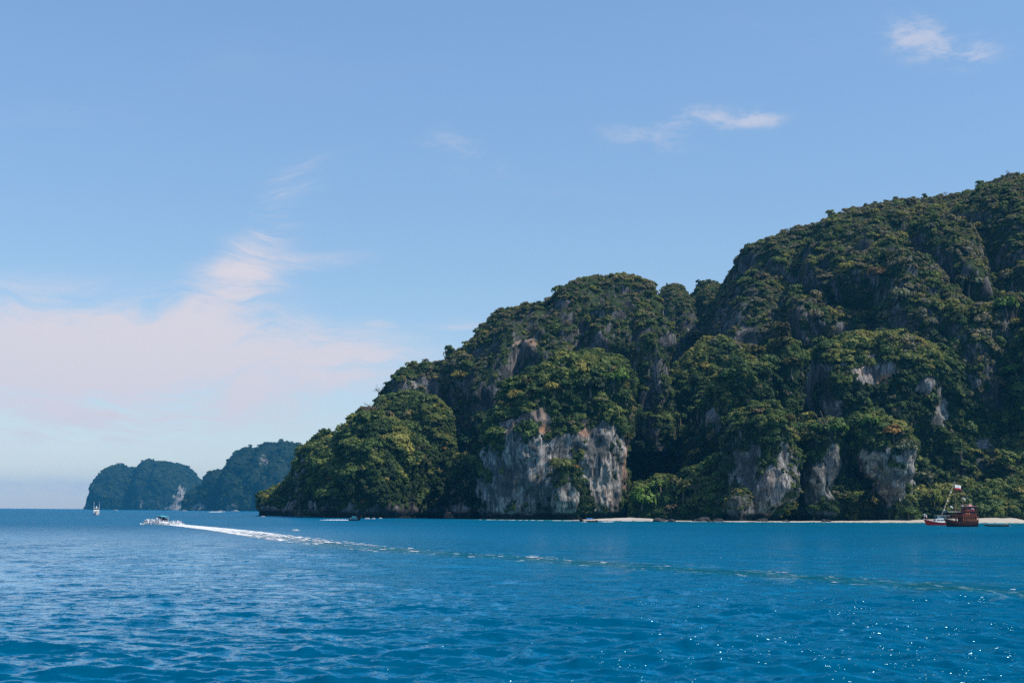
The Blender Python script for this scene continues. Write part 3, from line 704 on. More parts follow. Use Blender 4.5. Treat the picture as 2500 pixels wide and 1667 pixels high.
# --- single trees and bushes that can be told apart
def tree_mat(cache={}, **kw):
    key = kw['color']
    if key not in cache: cache[key] = foliage_mat('leaves_%d' % len(cache), color=key, lift=0.8)
    return cache[key]
GREEN, LIME, OLIVE, YEL, ORA, BRN, DARK, PALE = (0.075, 0.125, 0.026), (0.12, 0.20, 0.03), (0.135, 0.15, 0.042), (0.28, 0.23, 0.05), (0.36, 0.20, 0.06), (0.21, 0.155, 0.08), (0.03, 0.06, 0.024), (0.155, 0.17, 0.09)
#        name, px, py (foot), crown width px, height factor, colour, crown, label
TREES = [
 ('broadleaf_tree', 1572, 1235, 62, 1.15, LIME, 0, 'bright green rounded tree at the left end of the small beach'),
 ('broadleaf_tree', 1538, 1243, 30, 1.0, GREEN, 2, 'small green tree against the right foot of the streaked cliff'),
 ('broadleaf_tree', 1612, 1198, 44, 1.0, LIME, 4, 'lime green tree overlapping the upper right of the beach tree'),
 ('broadleaf_tree', 1668, 1215, 70, 1.2, OLIVE, 1, 'large olive tree with pale limbs above the dark shore rocks'),
 ('broadleaf_tree', 1700, 1248, 54, 0.9, OLIVE, 5, 'low olive tree on the shore right of the pale limbed one'),
 ('broadleaf_tree', 1640, 1252, 40, 0.8, BRN, 2, 'brownish shrubby tree just behind the end of the small beach'),
 ('broadleaf_tree', 1742, 1150, 56, 1.0, GREEN, 0, 'green tree left of the hanging tower, higher of two'),
 ('broadleaf_tree', 1762, 1195, 50, 1.0, GREEN, 3, 'green tree left of the hanging tower, lower of two'),
 ('golden_bush', 1953, 1256, 36, 0.75, YEL, 5, 'round golden bush at the water edge below the middle tower'),
 ('broadleaf_tree', 2283, 1236, 52, 1.2, (0.16, 0.19, 0.035), 0, 'bright yellow green tree behind the masts of the red boat'),
 ('broadleaf_tree', 2262, 1180, 48, 1.0, PALE, 4, 'pale leaved tree right of the undercut tower'),
 ('broadleaf_tree', 2305, 1260, 40, 0.8, GREEN, 2, 'dark green tree at the foot of the bright yellow green one'),
 ('broadleaf_tree', 2215, 1258, 46, 0.8, GREEN, 1, 'green tree below the drooping rock of the undercut tower'),
 ('broadleaf_tree', 1985, 1250, 40, 0.8, GREEN, 0, 'green tree just right of the golden bush'),
 ('broadleaf_tree', 2355, 1180, 44, 1.0, PALE, 5, 'pale green tree above the stern of the three decked ship'),
 ('broadleaf_tree', 1142, 1085, 44, 1.0, (0.03, 0.075, 0.035), 0, 'dark blue green tree alone in the shaded gully'),
 ('ochre_bush', 706, 1168, 24, 0.9, ORA, 4, 'ochre bush on the outline just above the left tip'),
 ('ochre_bush', 885, 1228, 16, 0.8, ORA, 5, 'small orange bush low on the wooded headland'),
 ('ochre_bush', 806, 1172, 16, 0.8, ORA, 2, 'small ochre bush midway up the left of the headland'),
 ('ochre_bush', 815, 1090, 26, 0.8, (0.22, 0.17, 0.05), 0, 'yellow bush beside the knob on the headland skyline'),
 ('broadleaf_tree', 800, 1072, 36, 1.15, GREEN, 4, 'ragged tree on the knob of the headland skyline'),
 ('ochre_bush', 910, 1022, 70, 0.7, (0.19, 0.15, 0.045), 1, 'yellow brown scrub capping the headland dome'),
 ('ochre_bush', 1083, 1098, 14, 0.8, ORA, 2, 'orange shrub on the edge of the narrow wooded tower'),
 ('broadleaf_tree', 1120, 925, 34, 1.0, YEL, 1, 'yellow tree on the step left of the domed peak'),
 ('broadleaf_tree', 1260, 975, 40, 0.9, YEL, 0, 'yellow tree on the left shoulder of the streaked cliff'),
 ('broadleaf_tree', 1235, 1000, 36, 0.9, (0.16, 0.15, 0.035), 2, 'yellow green tree lowest on the left edge of the streaked cliff'),
 ('broadleaf_tree', 1350, 955, 44, 0.9, YEL, 5, 'yellow tree on the middle of the streaked cliff top'),
 ('broadleaf_tree', 1392, 925, 40, 1.0, LIME, 4, 'lime tree highest on the streaked cliff top'),
 ('broadleaf_tree', 1285, 945, 38, 1.0, OLIVE, 1, 'olive tree between the two yellow ones of the cliff top'),
 ('broadleaf_tree', 1498, 935, 60, 1.0, LIME, 1, 'bright green tree on the right shoulder of the streaked cliff'),
 ('broadleaf_tree', 1440, 955, 60, 0.9, DARK, 0, 'dark green tree on the streaked cliff top'),
 ('broadleaf_tree', 1370, 1148, 60, 0.8, OLIVE, 5, 'olive shrub crowning the square rock slab'),
 ('ochre_bush', 1402, 1146, 22, 0.8, ORA, 2, 'orange shrub on the right corner of the rock slab'),
 ('broadleaf_tree', 1425, 1182, 26, 1.0, LIME, 0, 'lime green shrub in the cleft right of the rock slab'),
 ('broadleaf_tree', 1430, 1255, 16, 1.0, (0.17, 0.17, 0.04), 4, 'small yellow green shrub at the foot of the rock slab'),
 ('broadleaf_tree', 1533, 1075, 34, 1.0, (0.13, 0.14, 0.03), 1, 'yellow green shrub hanging on the right edge of the streaked cliff'),
 ('broadleaf_tree', 1310, 738, 24, 1.1, DARK, 1, 'flat topped tree standing out on the domed peak skyline'),
 ('broadleaf_tree', 1715, 832, 70, 0.6, (0.17, 0.16, 0.035), 5, 'yellow scrub on the crest of the wooded shoulder'),
 ('broadleaf_tree', 1720, 902, 30, 0.9, YEL, 0, 'small yellow tree below the crest of the wooded shoulder'),
 ('broadleaf_tree', 1846, 870, 44, 0.9, (0.14, 0.12, 0.035), 2, 'yellow brown tree on top of the broad wooded pillar'),
 ('broadleaf_tree', 1905, 850, 62, 1.1, (0.11, 0.10, 0.035), 3, 'olive brown tree crowning the slender pillar'),
 ('broadleaf_tree', 1935, 905, 50, 1.0, (0.14, 0.125, 0.035), 2, 'yellow olive tree on the sunny side of the slender pillar'),
 ('broadleaf_tree', 1925, 1032, 40, 0.8, (0.16, 0.13, 0.035), 5, 'yellow tree on the right of the hanging tower top'),
 ('broadleaf_tree', 1850, 1012, 36, 0.9, BRN, 1, 'brown green tree on the left of the hanging tower top'),
 ('broadleaf_tree', 1950, 1020, 46, 1.0, GREEN, 0, 'green tree behind the hanging tower top'),
 ('broadleaf_tree', 2020, 1060, 80, 0.8, (0.085, 0.14, 0.028), 1, 'broad bright green tree spreading over the middle tower'),
 ('broadleaf_tree', 1985, 1085, 60, 0.8, OLIVE, 5, 'olive tree on the left edge of the middle tower'),
 ('broadleaf_tree', 2125, 1045, 52, 1.0, LIME, 0, 'lime tree topping the undercut tower'),
 ('broadleaf_tree', 2178, 1068, 52, 0.9, ORA, 2, 'rusty orange tree on the undercut tower'),
 ('broadleaf_tree', 2212, 1105, 54, 1.0, PALE, 1, 'pale tree on the right shoulder of the undercut tower'),
 ('broadleaf_tree', 2176, 1150, 44, 1.0, GREEN, 0, 'green tree hanging over the bare face of the undercut tower'),
 ('broadleaf_tree', 1660, 1030, 44, 0.9, LIME, 1, 'bright green tree catching the light in the dark recess, left of two'),
 ('broadleaf_tree', 1705, 1012, 46, 0.9, LIME, 4, 'bright green tree catching the light in the dark recess, right of two'),
 ('brown_tree', 2140, 680, 46, 1.0, (0.21, 0.135, 0.06), 0, 'round reddish brown tree halfway up the long ridge'),
 ('broadleaf_tree', 2165, 640, 50, 1.0, (0.12, 0.13, 0.035), 1, 'yellow green tree above the round reddish brown one'),
 ('broadleaf_tree', 2385, 568, 44, 0.9, YEL, 0, 'golden tree high on the long ridge near the right edge'),
 ('broadleaf_tree', 2345, 545, 40, 0.8, (0.19, 0.15, 0.045), 5, 'golden brown tree left of the golden one on the ridge'),
 ('broadleaf_tree', 2455, 760, 56, 1.0, LIME, 0, 'bright green domed tree on the right spur'),
 ('broadleaf_tree', 2475, 800, 56, 0.9, YEL, 1, 'golden tree below the bright green dome on the right spur'),
 ('broadleaf_tree', 2380, 780, 50, 0.9, (0.12, 0.13, 0.03), 2, 'yellow green tree left of the right spur'),
 ('broadleaf_tree', 2370, 705, 70, 0.9, PALE, 1, 'broad greyish tree above the right spur'),
 ('broadleaf_tree', 2200, 735, 56, 1.0, PALE, 5, 'pale grey green tree in the middle of the long ridge'),
 ('broadleaf_tree', 2480, 915, 50, 0.9, LIME, 4, 'sunlit lime tree low on the right spur'),
]
TREE_CROWN_OBJS = {}
REMOVE = []
def single_tree(name, px, py, wpx, hf, color, ci, label, bare=False):
    p, n = hit(px, py)
    k = 0
    while p is None and k < 12: k += 1; p, n = hit(px, py + 4 * k)
    if p is None: print('NO GROUND', label); return
    rad = wpx * p.y / FPX / 2 * 1.1
    e = empty(name, p)
    e.rotation_euler = (0, 0, random.uniform(0, 6.28))
    tag(e, label, 'bush' if 'bush' in name else 'tree', 'single trees on the island')
    t = link('trunk', (BARE if bare else TRUNKS)[ci % 2], e)
    t.scale = (rad,) * 3; t.location = (0, 0, 1.15 * rad * hf if not bare else 1.3 * rad)
    if not bare:
        c = link('crown', CROWNS[ci], e)
        c.scale = (rad, rad, rad * hf * 1.15); c.location = (0, 0, 0.30 * rad * hf); t.location = (0, 0, 0.55 * rad * hf)
        t.scale = (rad, rad, rad * 0.9)
        c.material_slots[0].link = 'OBJECT'; c.material_slots[0].material = tree_mat(color=color)
        TREE_CROWN_OBJS.setdefault(ci, c)
        REMOVE.append((p, rad))
for T in TREES: single_tree(*T)
for k, (px, py, w, lb) in enumerate([
        (898, 985, 34, 'bare leafless tree leaning out of the headland skyline, lower of two'), (925, 968, 30, 'bare leafless tree on the headland skyline, upper of two'),
        (835, 1070, 26, 'thin bare tree right of the ragged tree on the knob'), (2308, 476, 14, 'tiny bare tree on the long ridge skyline'), (2462, 436, 16, 'tiny lone tree on the ridge skyline at the right edge'),
        (1700, 1225, 40, 'pale bare limbs showing in the olive trees on the shore')]):
    single_tree('bare_tree', px, py, w, 1.0, None, k, lb, True)
# keep the canopy from growing through them
keep = np.ones(len(PTS), bool)
for p, rad in REMOVE:
    d = np.linalg.norm(PTS - np.array(p), axis=1); keep &= d > rad * 0.8
    d2 = np.hypot(PTS[:, 0] - p.x, PTS[:, 2] - (p.z + rad * 0.9)); keep &= ~((d2 < rad * 0.9) & (PTS[:, 1] < p.y) & (PTS[:, 1] > p.y - rad * 3))
protos = [TREE_CROWN_OBJS[i] for i in sorted(TREE_CROWN_OBJS)]
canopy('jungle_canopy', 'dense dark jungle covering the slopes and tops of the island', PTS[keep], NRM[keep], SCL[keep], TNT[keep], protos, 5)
# scrub on the far islands
FP = []; FN = []; FS = []; FT = []
for k, terr in enumerate(TERR):
    if not terr[0].name.startswith('far_') or 'pinnacle' in terr[0].name: continue
    P, nn, fr, r_ = scatter(terr, 1 / 330.0, 900 + k); n = len(P)
    FP.append(P); FN.append(nn); FS.append(5.0 * np.exp(r_.normal(size=n) * 0.45)); FT.append(np.clip(0.16 + 0.2 * fbm(P / 200.0, 3) + 0.1 * r_.normal(size=n), 0.02, 0.6))
canopy('far_island_scrub', 'blue green scrub covering the far hazy islands', np.concatenate(FP), np.concatenate(FN), np.concatenate(FS), np.concatenate(FT), protos, 6)

# ------------------------------------------------------------------ sea
WV = []
_r = np.random.default_rng(3)
for i in range(64):
    lam = 0.75 * (16 / 0.75) ** (i / 63.0); dirn = R(-100) + _r.normal() * 0.55
    WV.append((lam, dirn, 0.0062 * lam * _r.uniform(0.6, 1.3) * (1.25 if lam < 2.5 else (0.8 if lam < 6 else 0.5)), _r.uniform(0, 6.28)))
def sea_z(X, Y, spacing):
    """wave height; waves shorter than the local mesh spacing are left to the surface material"""
    z = np.zeros_like(X, dtype=np.float64)
    gust = 0.75 + 0.5 * perlin(np.stack([X / 60, Y / 90, 0 * X], -1).reshape(-1, 3)).reshape(X.shape)
    for lam, a, am, ph in WV:
        f = sstep(lam / np.maximum(spacing, 1e-3), 2.2, 4.0)
        k = 2 * math.pi / lam; c = np.cos(k * (X * math.cos(a) + Y * math.sin(a)) + ph)
        z += f * am * (c + 0.25 * np.cos(2 * (k * (X * math.cos(a) + Y * math.sin(a)) + ph))) * gust
    # old boat waves crossing the right foreground
    for (x0, y0, dx, dy, lam, am) in ((30, 96, 1.0, -0.55, 5.0, 0.10), (18, 74, 1.0, -0.48, 4.2, 0.08), (6, 63, 1.0, -0.42, 3.6, 0.06), (10, 118, 1.0, -0.36, 4.6, 0.06)):
        L = math.hypot(dx, dy); s = ((X - x0) * (-dy) + (Y - y0) * dx) / L; t = ((X - x0) * dx + (Y - y0) * dy) / L
        z += am * np.cos(2 * math.pi * s / lam) * np.exp(-(s / (1.3 * lam)) ** 2) * np.exp(-(t / 45) ** 2) * sstep(lam / np.maximum(spacing, 1e-3), 2.2, 4)
    return z
PATH = np.array([(42.5, 104), (40, 112), (29, 135), (16, 159), (2.7, 184), (-8.8, 203), (-23, 229), (-49, 309), (-84, 425), tuple(on_sea(401, 1278.3)[:2])], float)
def smooth_path(P, n):
    for _ in range(3):
        Q = [P[0]]
        for a, b in zip(P[:-1], P[1:]): Q += [a * 0.75 + b * 0.25, a * 0.25 + b * 0.75]
        Q.append(P[-1]); P = np.array(Q)
    s = np.concatenate([[0], np.cumsum(np.linalg.norm(np.diff(P, axis=0), axis=1))]); t = np.linspace(0, s[-1], n)
    return np.stack([np.interp(t, s, P[:, 0]), np.interp(t, s, P[:, 1])], 1), t
def sea_mesh():
    inv = np.linspace(1 / 30.0, 1 / 26000.0, 560); rr = np.concatenate([[3.0, 8.0, 15.0, 22.0], 1 / inv])
    fine = np.linspace(R(-27), R(27), 760); coarse = np.linspace(R(27), R(360 - 27), 60)[1:-1]
    th = np.concatenate([fine, coarse])
    Rg, T = np.meshgrid(rr, th, indexing='ij'); X = Rg * np.sin(T); Y = Rg * np.cos(T)
    dr = np.gradient(rr)[:, None] + 0 * T; dth = np.abs(np.gradient(th))[None, :] * Rg
    Z = sea_z(X, Y, np.maximum(dr, dth))
    V = np.stack([X, Y, Z], 2).reshape(-1, 3); nr, nth = Rg.shape
    iu = np.arange(nr - 1); iv = np.arange(nth); a, b = np.meshgrid(iu, iv, indexing='ij'); b2 = (b + 1) % nth
    F = np.stack([a * nth + b, a * nth + b2, (a + 1) * nth + b2, (a + 1) * nth + b], -1).reshape(-1, 4)[:, ::-1]
    V = np.concatenate([V, [[0, 0, 0]]])
    PP, _s = smooth_path(PATH, 160); dmin = np.full(len(V), 1e9); near = (np.hypot(V[:, 0], V[:, 1]) < 700) & (np.abs(V[:, 0]) < 300) & (V[:, 1] > 60)
    Vn = V[near][:, :2]; dn = np.full(len(Vn), 1e9)
    for a in PP: dn = np.minimum(dn, np.hypot(Vn[:, 0] - a[0], Vn[:, 1] - a[1]))
    dmin[near] = dn + 1.2 * fbm(np.stack([Vn[:, 0] / 9, Vn[:, 1] / 14, 0 * Vn[:, 0]], 1), 3)
    V[:, 2] *= 1 - 0.55 * np.exp(-(dmin / 4.2) ** 2)
    me = np_mesh('sea', V, F, None, True, {'slick': ('POINT', np.exp(-(dmin / 4.2) ** 2))})
    return me
def sea_mat():
    m_ = bpy.data.materials.new('sea_water'); m_.use_nodes = True
    t = m_.node_tree; gg = G(t); b = t.nodes['Principled BSDF']
    geo = N(t, 'ShaderNodeNewGeometry'); P = geo.outputs['Position']
    sp = N(t, 'ShaderNodeSeparateXYZ'); t.links.new(P, sp.inputs[0])
    gust = gg.noise(gg.scale(P, (0.006, 0.004, 1)), 1.0, 4, 0.6, 0.5)
    # wavelets: a slope for each point, from three sizes of ripple
    def slope(sc, amp, seed):
        v = gg.noise(gg.vmath('ADD', gg.scale(P, sc, (0, 0, R(12))), (seed, seed * 2, 0)), 1.0, 3, 0.6, 0.0, True)
        return gg.vmath('SCALE', gg.vmath('SUBTRACT', v, (0.5, 0.5, 0.5)), sc=amp)
    s = gg.vmath('ADD', gg.vmath('ADD', slope((0.25, 0.45, 0.3), 0.5, 1.7), slope((1.3, 2.2, 1), 0.8, 5.1)), gg.vmath('SCALE', slope((5.5, 8.0, 4), 0.6, 9.3), sc=gg.math('ADD', 0.8, gg.math('MULTIPLY', gg.step(gg.noise(gg.scale(P, (1.6, 0.9, 1)), 1.0, 3, 0.6), 0.60, 0.68), 2.6))))
    s = gg.vmath('MULTIPLY', s, (0.8, 1.1, 0.0))
    # steep wavelet fronts, all tilted one way to put in sun glints
    fr1 = gg.noise(gg.vmath('ADD', gg.scale(P, (5.0, 7.5, 1), (0, 0, R(-10))), (3.3, 8.1, 0)), 1.0, 3, 0.65)
    fr2 = gg.noise(gg.scale(P, (0.16, 0.10, 1), (0, 0, R(20))), 1.0, 3, 0.55)
    front = gg.math('MULTIPLY', gg.step(fr1, 0.63, 0.68), gg.step(fr2, 0.32, 0.52))
    fr3 = gg.noise(gg.vmath('ADD', gg.scale(P, (1.0, 0.35, 1), (0, 0, R(-6))), (1.3, 4.1, 0)), 1.0, 4, 0.7)
    front = gg.math('MAXIMUM', front, gg.math('MULTIPLY', gg.step(fr3, 0.655, 0.69), gg.step(sp.outputs[1], 110, 170)))
    lean = gg.math('ADD', 0.75, gg.math('MULTIPLY', gg.noise(gg.scale(P, (9, 9, 9)), 1.0, 2), 0.7))
    slick = N(t, 'ShaderNodeAttribute', attribute_name='slick').outputs['Fac']
    calm = gg.math('SUBTRACT', 1.0, gg.math('MULTIPLY', slick, 0.55))
    s = gg.vmath('SCALE', s, sc=gg.math('MULTIPLY', calm, gg.math('ADD', gg.math('MULTIPLY', gust, 1.0), 0.5)))
    s = gg.vmath('ADD', s, gg.vmath('SCALE', (0.36, -1.0, 0.0), sc=gg.math('MULTIPLY', front, lean)))
    nn = gg.vmath('NORMALIZE', gg.vmath('ADD', geo.outputs['Normal'], s))
    deep = gg.mix(gg.step(gust, 0.35, 0.65), (0.000, 0.068, 0.138, 1), (0.000, 0.086, 0.172, 1))
    # over the sand the water is shallower and greener
    sh = gg.math('MULTIPLY', gg.step(sp.outputs[1], 330, 1000), gg.step(sp.outputs[0], -120, 160))
    deep = gg.mix(gg.math('MULTIPLY', sh, 0.75), deep, (0.000, 0.074, 0.118, 1))
    edge = gg.math('MULTIPLY', gg.step(sp.outputs[1], 960, 1040), gg.step(sp.outputs[0], -60, 40))
    deep = gg.mix(gg.math('MULTIPLY', edge, 0.8), deep, (0.05, 0.22, 0.19, 1))
    deep = gg.mix(gg.math('MULTIPLY', slick, 0.8), deep, (0.000, 0.055, 0.075, 1))
    fleck = gg.step(gg.noise(gg.scale(P, (0.5, 0.22, 1), (0, 0, R(-30))), 1.0, 6, 0.68, 1.0), 0.54, 0.66)
    rim = gg.math('MULTIPLY', gg.math('MULTIPLY', slick, gg.math('SUBTRACT', 1.0, slick)), 4.0)
    air = gg.math('MULTIPLY', gg.math('ADD', gg.math('MULTIPLY', rim, 0.5), gg.math('MULTIPLY', slick, 0.15)), fleck)
    deep = gg.mix(gg.math('MULTIPLY', air, 0.8), deep, (0.30, 0.42, 0.44, 1))
    # light scattered back out of the water, and the sky mirrored by its surface
    b.inputs['Base Color'].default_value = (0.010, 0.018, 0.021, 1); b.inputs['Metallic'].default_value = 1.0
    b.inputs['Specular Tint'].default_value = (0.24, 0.37, 0.44, 1)
    t.links.new(gg.math('ADD', gg.math('MULTIPLY', gg.step(sp.outputs[1], 80, 600), gg.math('SUBTRACT', 0.30, gg.math('MULTIPLY', front, 0.22))), gg.math('ADD', 0.055, gg.math('MULTIPLY', front, 0.12))), b.inputs['Roughness'])
    t.links.new(nn, b.inputs['Normal'])
    df = N(t, 'ShaderNodeBsdfDiffuse'); t.links.new(deep, df.inputs['Color']); t.links.new(nn, df.inputs['Normal'])
    ad = N(t, 'ShaderNodeAddShader'); t.links.new(b.outputs[0], ad.inputs[0]); t.links.new(df.outputs[0], ad.inputs[1])
    t.links.new(ad.outputs[0], t.nodes['Material Output'].inputs['Surface'])
    return m_
me = sea_mesh(); me.materials.append(sea_mat())
SEA = tag(link('sea', me), 'rippled deep blue sea filling the foreground', None, None, 'structure')

# ------------------------------------------------------------------ boat helpers
class MB:
    def __init__(s): s.V = []; s.F = []
    def quadmesh(s, V, F):
        k = len(s.V); s.V += [tuple(v) for v in V]; s.F += [tuple(i + k for i in f) for f in F]; return s
    def box(s, x0, x1, y0, y1, z0, z1, tx=0.0, ty=0.0):
        V = [(x0, y0, z0), (x1, y0, z0), (x1, y1, z0), (x0, y1, z0), (x0 + tx, y0 + ty, z1), (x1 - tx, y0 + ty, z1), (x1 - tx, y1 - ty, z1), (x0 + tx, y1 - ty, z1)]
        return s.quadmesh(V, [(3, 2, 1, 0), (4, 5, 6, 7), (0, 1, 5, 4), (1, 2, 6, 5), (2, 3, 7, 6), (3, 0, 4, 7)])
    def tube(s, p, q, r0, r1=None, n=8):
        r1 = r0 if r1 is None else r1
        p = Vector(p); q = Vector(q); ax = (q - p).normalized(); u = ax.orthogonal().normalized(); v = ax.cross(u)
        V = []
        for c, r_ in ((p, r0), (q, r1)):
            for j in range(n): a = 2 * math.pi * j / n; V.append(c + (u * math.cos(a) + v * math.sin(a)) * r_)
        F = [(j, (j + 1) % n, n + (j + 1) % n, n + j) for j in range(n)] + [tuple(range(n - 1, -1, -1)), tuple(range(n, 2 * n))]
        return s.quadmesh(V, F)
    def path(s, pts, r0, r1=None, n=6):
        r1 = r0 if r1 is None else r1; m_ = len(pts) - 1
        for i in range(m_): s.tube(pts[i], pts[i + 1], r0 + (r1 - r0) * i / m_, r0 + (r1 - r0) * (i + 1) / m_, n)
        return s
    def loft(s, secs, cap=True):
        n = len(secs[0]); V = [p for sec in secs for p in sec]; F = []
        for i in range(len(secs) - 1):
            for j in range(n - 1): F.append((i * n + j, i * n + j + 1, (i + 1) * n + j + 1, (i + 1) * n + j))
        if cap: F.append(tuple(range(n))); F.append(tuple(range(len(V) - 1, len(V) - n - 1, -1)))
        return s.quadmesh(V, F)
    def build(s, name, material, parent=None, smooth=False):
        me = bpy.data.meshes.new(name); me.from_pydata([tuple(v) for v in s.V], [], s.F); me.update()
        me.polygons.foreach_set('use_smooth', [smooth] * len(me.polygons)); me.materials.append(material)
        return link(name, me, parent)
def hull_secs(L, B, deck, keel=-0.5, bow=0.0, stern=0.0, transom=0.8, fine=2.2, lift=0.0, n=22, rake=0.0, flare=0.7):
    """x forward; deck(t) height along t in 0 (stern) .. 1 (bow)"""
    secs = []; tops = []
    for i in range(n):
        t = i / (n - 1)
        w = B / 2 * (transom + (1 - transom) * min(1, t / 0.35) ** 0.8) * max(0.0, 1 - max(0, (t - 0.45) / 0.55) ** fine) + 0.02
        zd = deck(t); zk = keel + lift * max(0, (t - 0.6) / 0.4) ** 2
        x = -L / 2 + L * t
        sec = []
        for j in range(9):
            a = j / 8 * 2 - 1
            s_ = abs(a); wy = math.copysign(w * (s_ ** flare), a) if s_ > 0 else 0
            z = zk + (zd - zk) * (s_ ** 2.2)
            sec.append((x + rake * max(0, (t - 0.6) / 0.4) ** 2 * (z - zk), wy, z))
        secs.append(sec); tops.append((x + rake * max(0, (t - 0.6) / 0.4) ** 2 * (zd - zk), w, zd))
    return secs, tops
def deck_mesh(mb, tops, drop=0.15, inset=0.06):
    V = []; F = []
    for x, w, z in tops: V += [(x, -max(0.01, w - inset), z - drop), (x, max(0.01, w - inset), z - drop)]
    for i in range(len(tops) - 1): F.append((2 * i, 2 * i + 2, 2 * i + 3, 2 * i + 1))
    return mb.quadmesh(V, F)
def rail(tops, h, r_, name, material, parent, t0=0):
    tt = tops[t0:]
    for s_ in (-1, 1):
        mb = MB(); mb.path([(x, s_ * w, z + h) for x, w, z in tt], r_, n=5)
        for x, w, z in tt: mb.tube((x, s_ * w, z), (x, s_ * w, z + h), r_ * 0.8, n=5)
        mb.build(name, material, parent)
def flag_mesh(name, parent, w, h, stripes, loc, rz, hang=0.25, wave=0.12):
    """striped cloth with a ripple; stripes: list of (material, relative height)"""
    tot = sum(s_[1] for s_ in stripes); z0 = 0; root = None; n = 10
    for mt, hh in stripes:
        z1 = z0 + hh / tot; V = []; F = []
        for i in range(n + 1):
            t = i / n
            for z in (z0, z1): V.append((w * t, wave * w * math.sin(t * 7) * t, -h * z - hang * w * t * t))
        for i in range(n): F.append((2 * i, 2 * i + 1, 2 * i + 3, 2 * i + 2))
        mb = MB(); mb.quadmesh(V, F)
        o = mb.build(name if root is None else 'stripe', mt, parent if root is None else root)
        md = o.modifiers.new('cloth', 'SOLIDIFY'); md.thickness = 0.02
        if root is None: root = o; o.location = loc; o.rotation_euler = (0, 0, rz)
        z0 = z1
    return root
WHITE = mat('white_boat_paint', (0.72, 0.72, 0.70), 0.4, 0.4, vary=0.08, vs_=0.8)
REDP = mat('red_boat_paint', (0.62, 0.022, 0.018), 0.45, 0.4, vary=0.2)
BROWN = mat('dark_brown_timber', (0.022, 0.012, 0.009), 0.6, 0.25, vary=0.35)
REDWOOD = mat('red_brown_timber', (0.13, 0.022, 0.015), 0.55, 0.3, vary=0.35)
ORANGE = mat('varnished_orange_wood', (0.42, 0.15, 0.06), 0.5, 0.3, vary=0.25)
BLACK = mat('black_glass', (0.01, 0.012, 0.015), 0.15, 0.5)
BLUE = mat('blue_canvas', (0.03, 0.17, 0.42), 0.7, 0.2)
AQUA = mat('turquoise_canvas', (0.08, 0.36, 0.42), 0.65, 0.2)
GREY = mat('grey_metal', (0.30, 0.31, 0.32), 0.4, 0.5)
ROPE = mat('pale_rope', (0.45, 0.42, 0.36), 0.8, 0.1)
YELL = mat('yellow_bunting', (0.55, 0.35, 0.04), 0.7, 0.2)
NAVY = mat('navy_cloth', (0.02, 0.03, 0.12), 0.7, 0.2)
PINK = mat('faded_pink_canvas', (0.50, 0.26, 0.25), 0.7, 0.2)
REDC = mat('red_cloth', (0.50, 0.02, 0.03), 0.7, 0.2)
WHITEC = mat('white_cloth', (0.75, 0.74, 0.73), 0.7, 0.2)
TEAK = mat('weathered_teak', (0.22, 0.13, 0.08), 0.7, 0.2, vary=0.3)
THAI = [(REDC, 1), (WHITEC, 1), (NAVY, 2), (WHITEC, 1), (REDC, 1)]

def place(o, px, py, heading):
    """heading: angle of the bow from +X, counter-clockwise, on the water at a pixel"""
    p = on_sea(px, py); o.location = (p.x, p.y, 0.0); o.rotation_euler = (0, 0, heading); return p

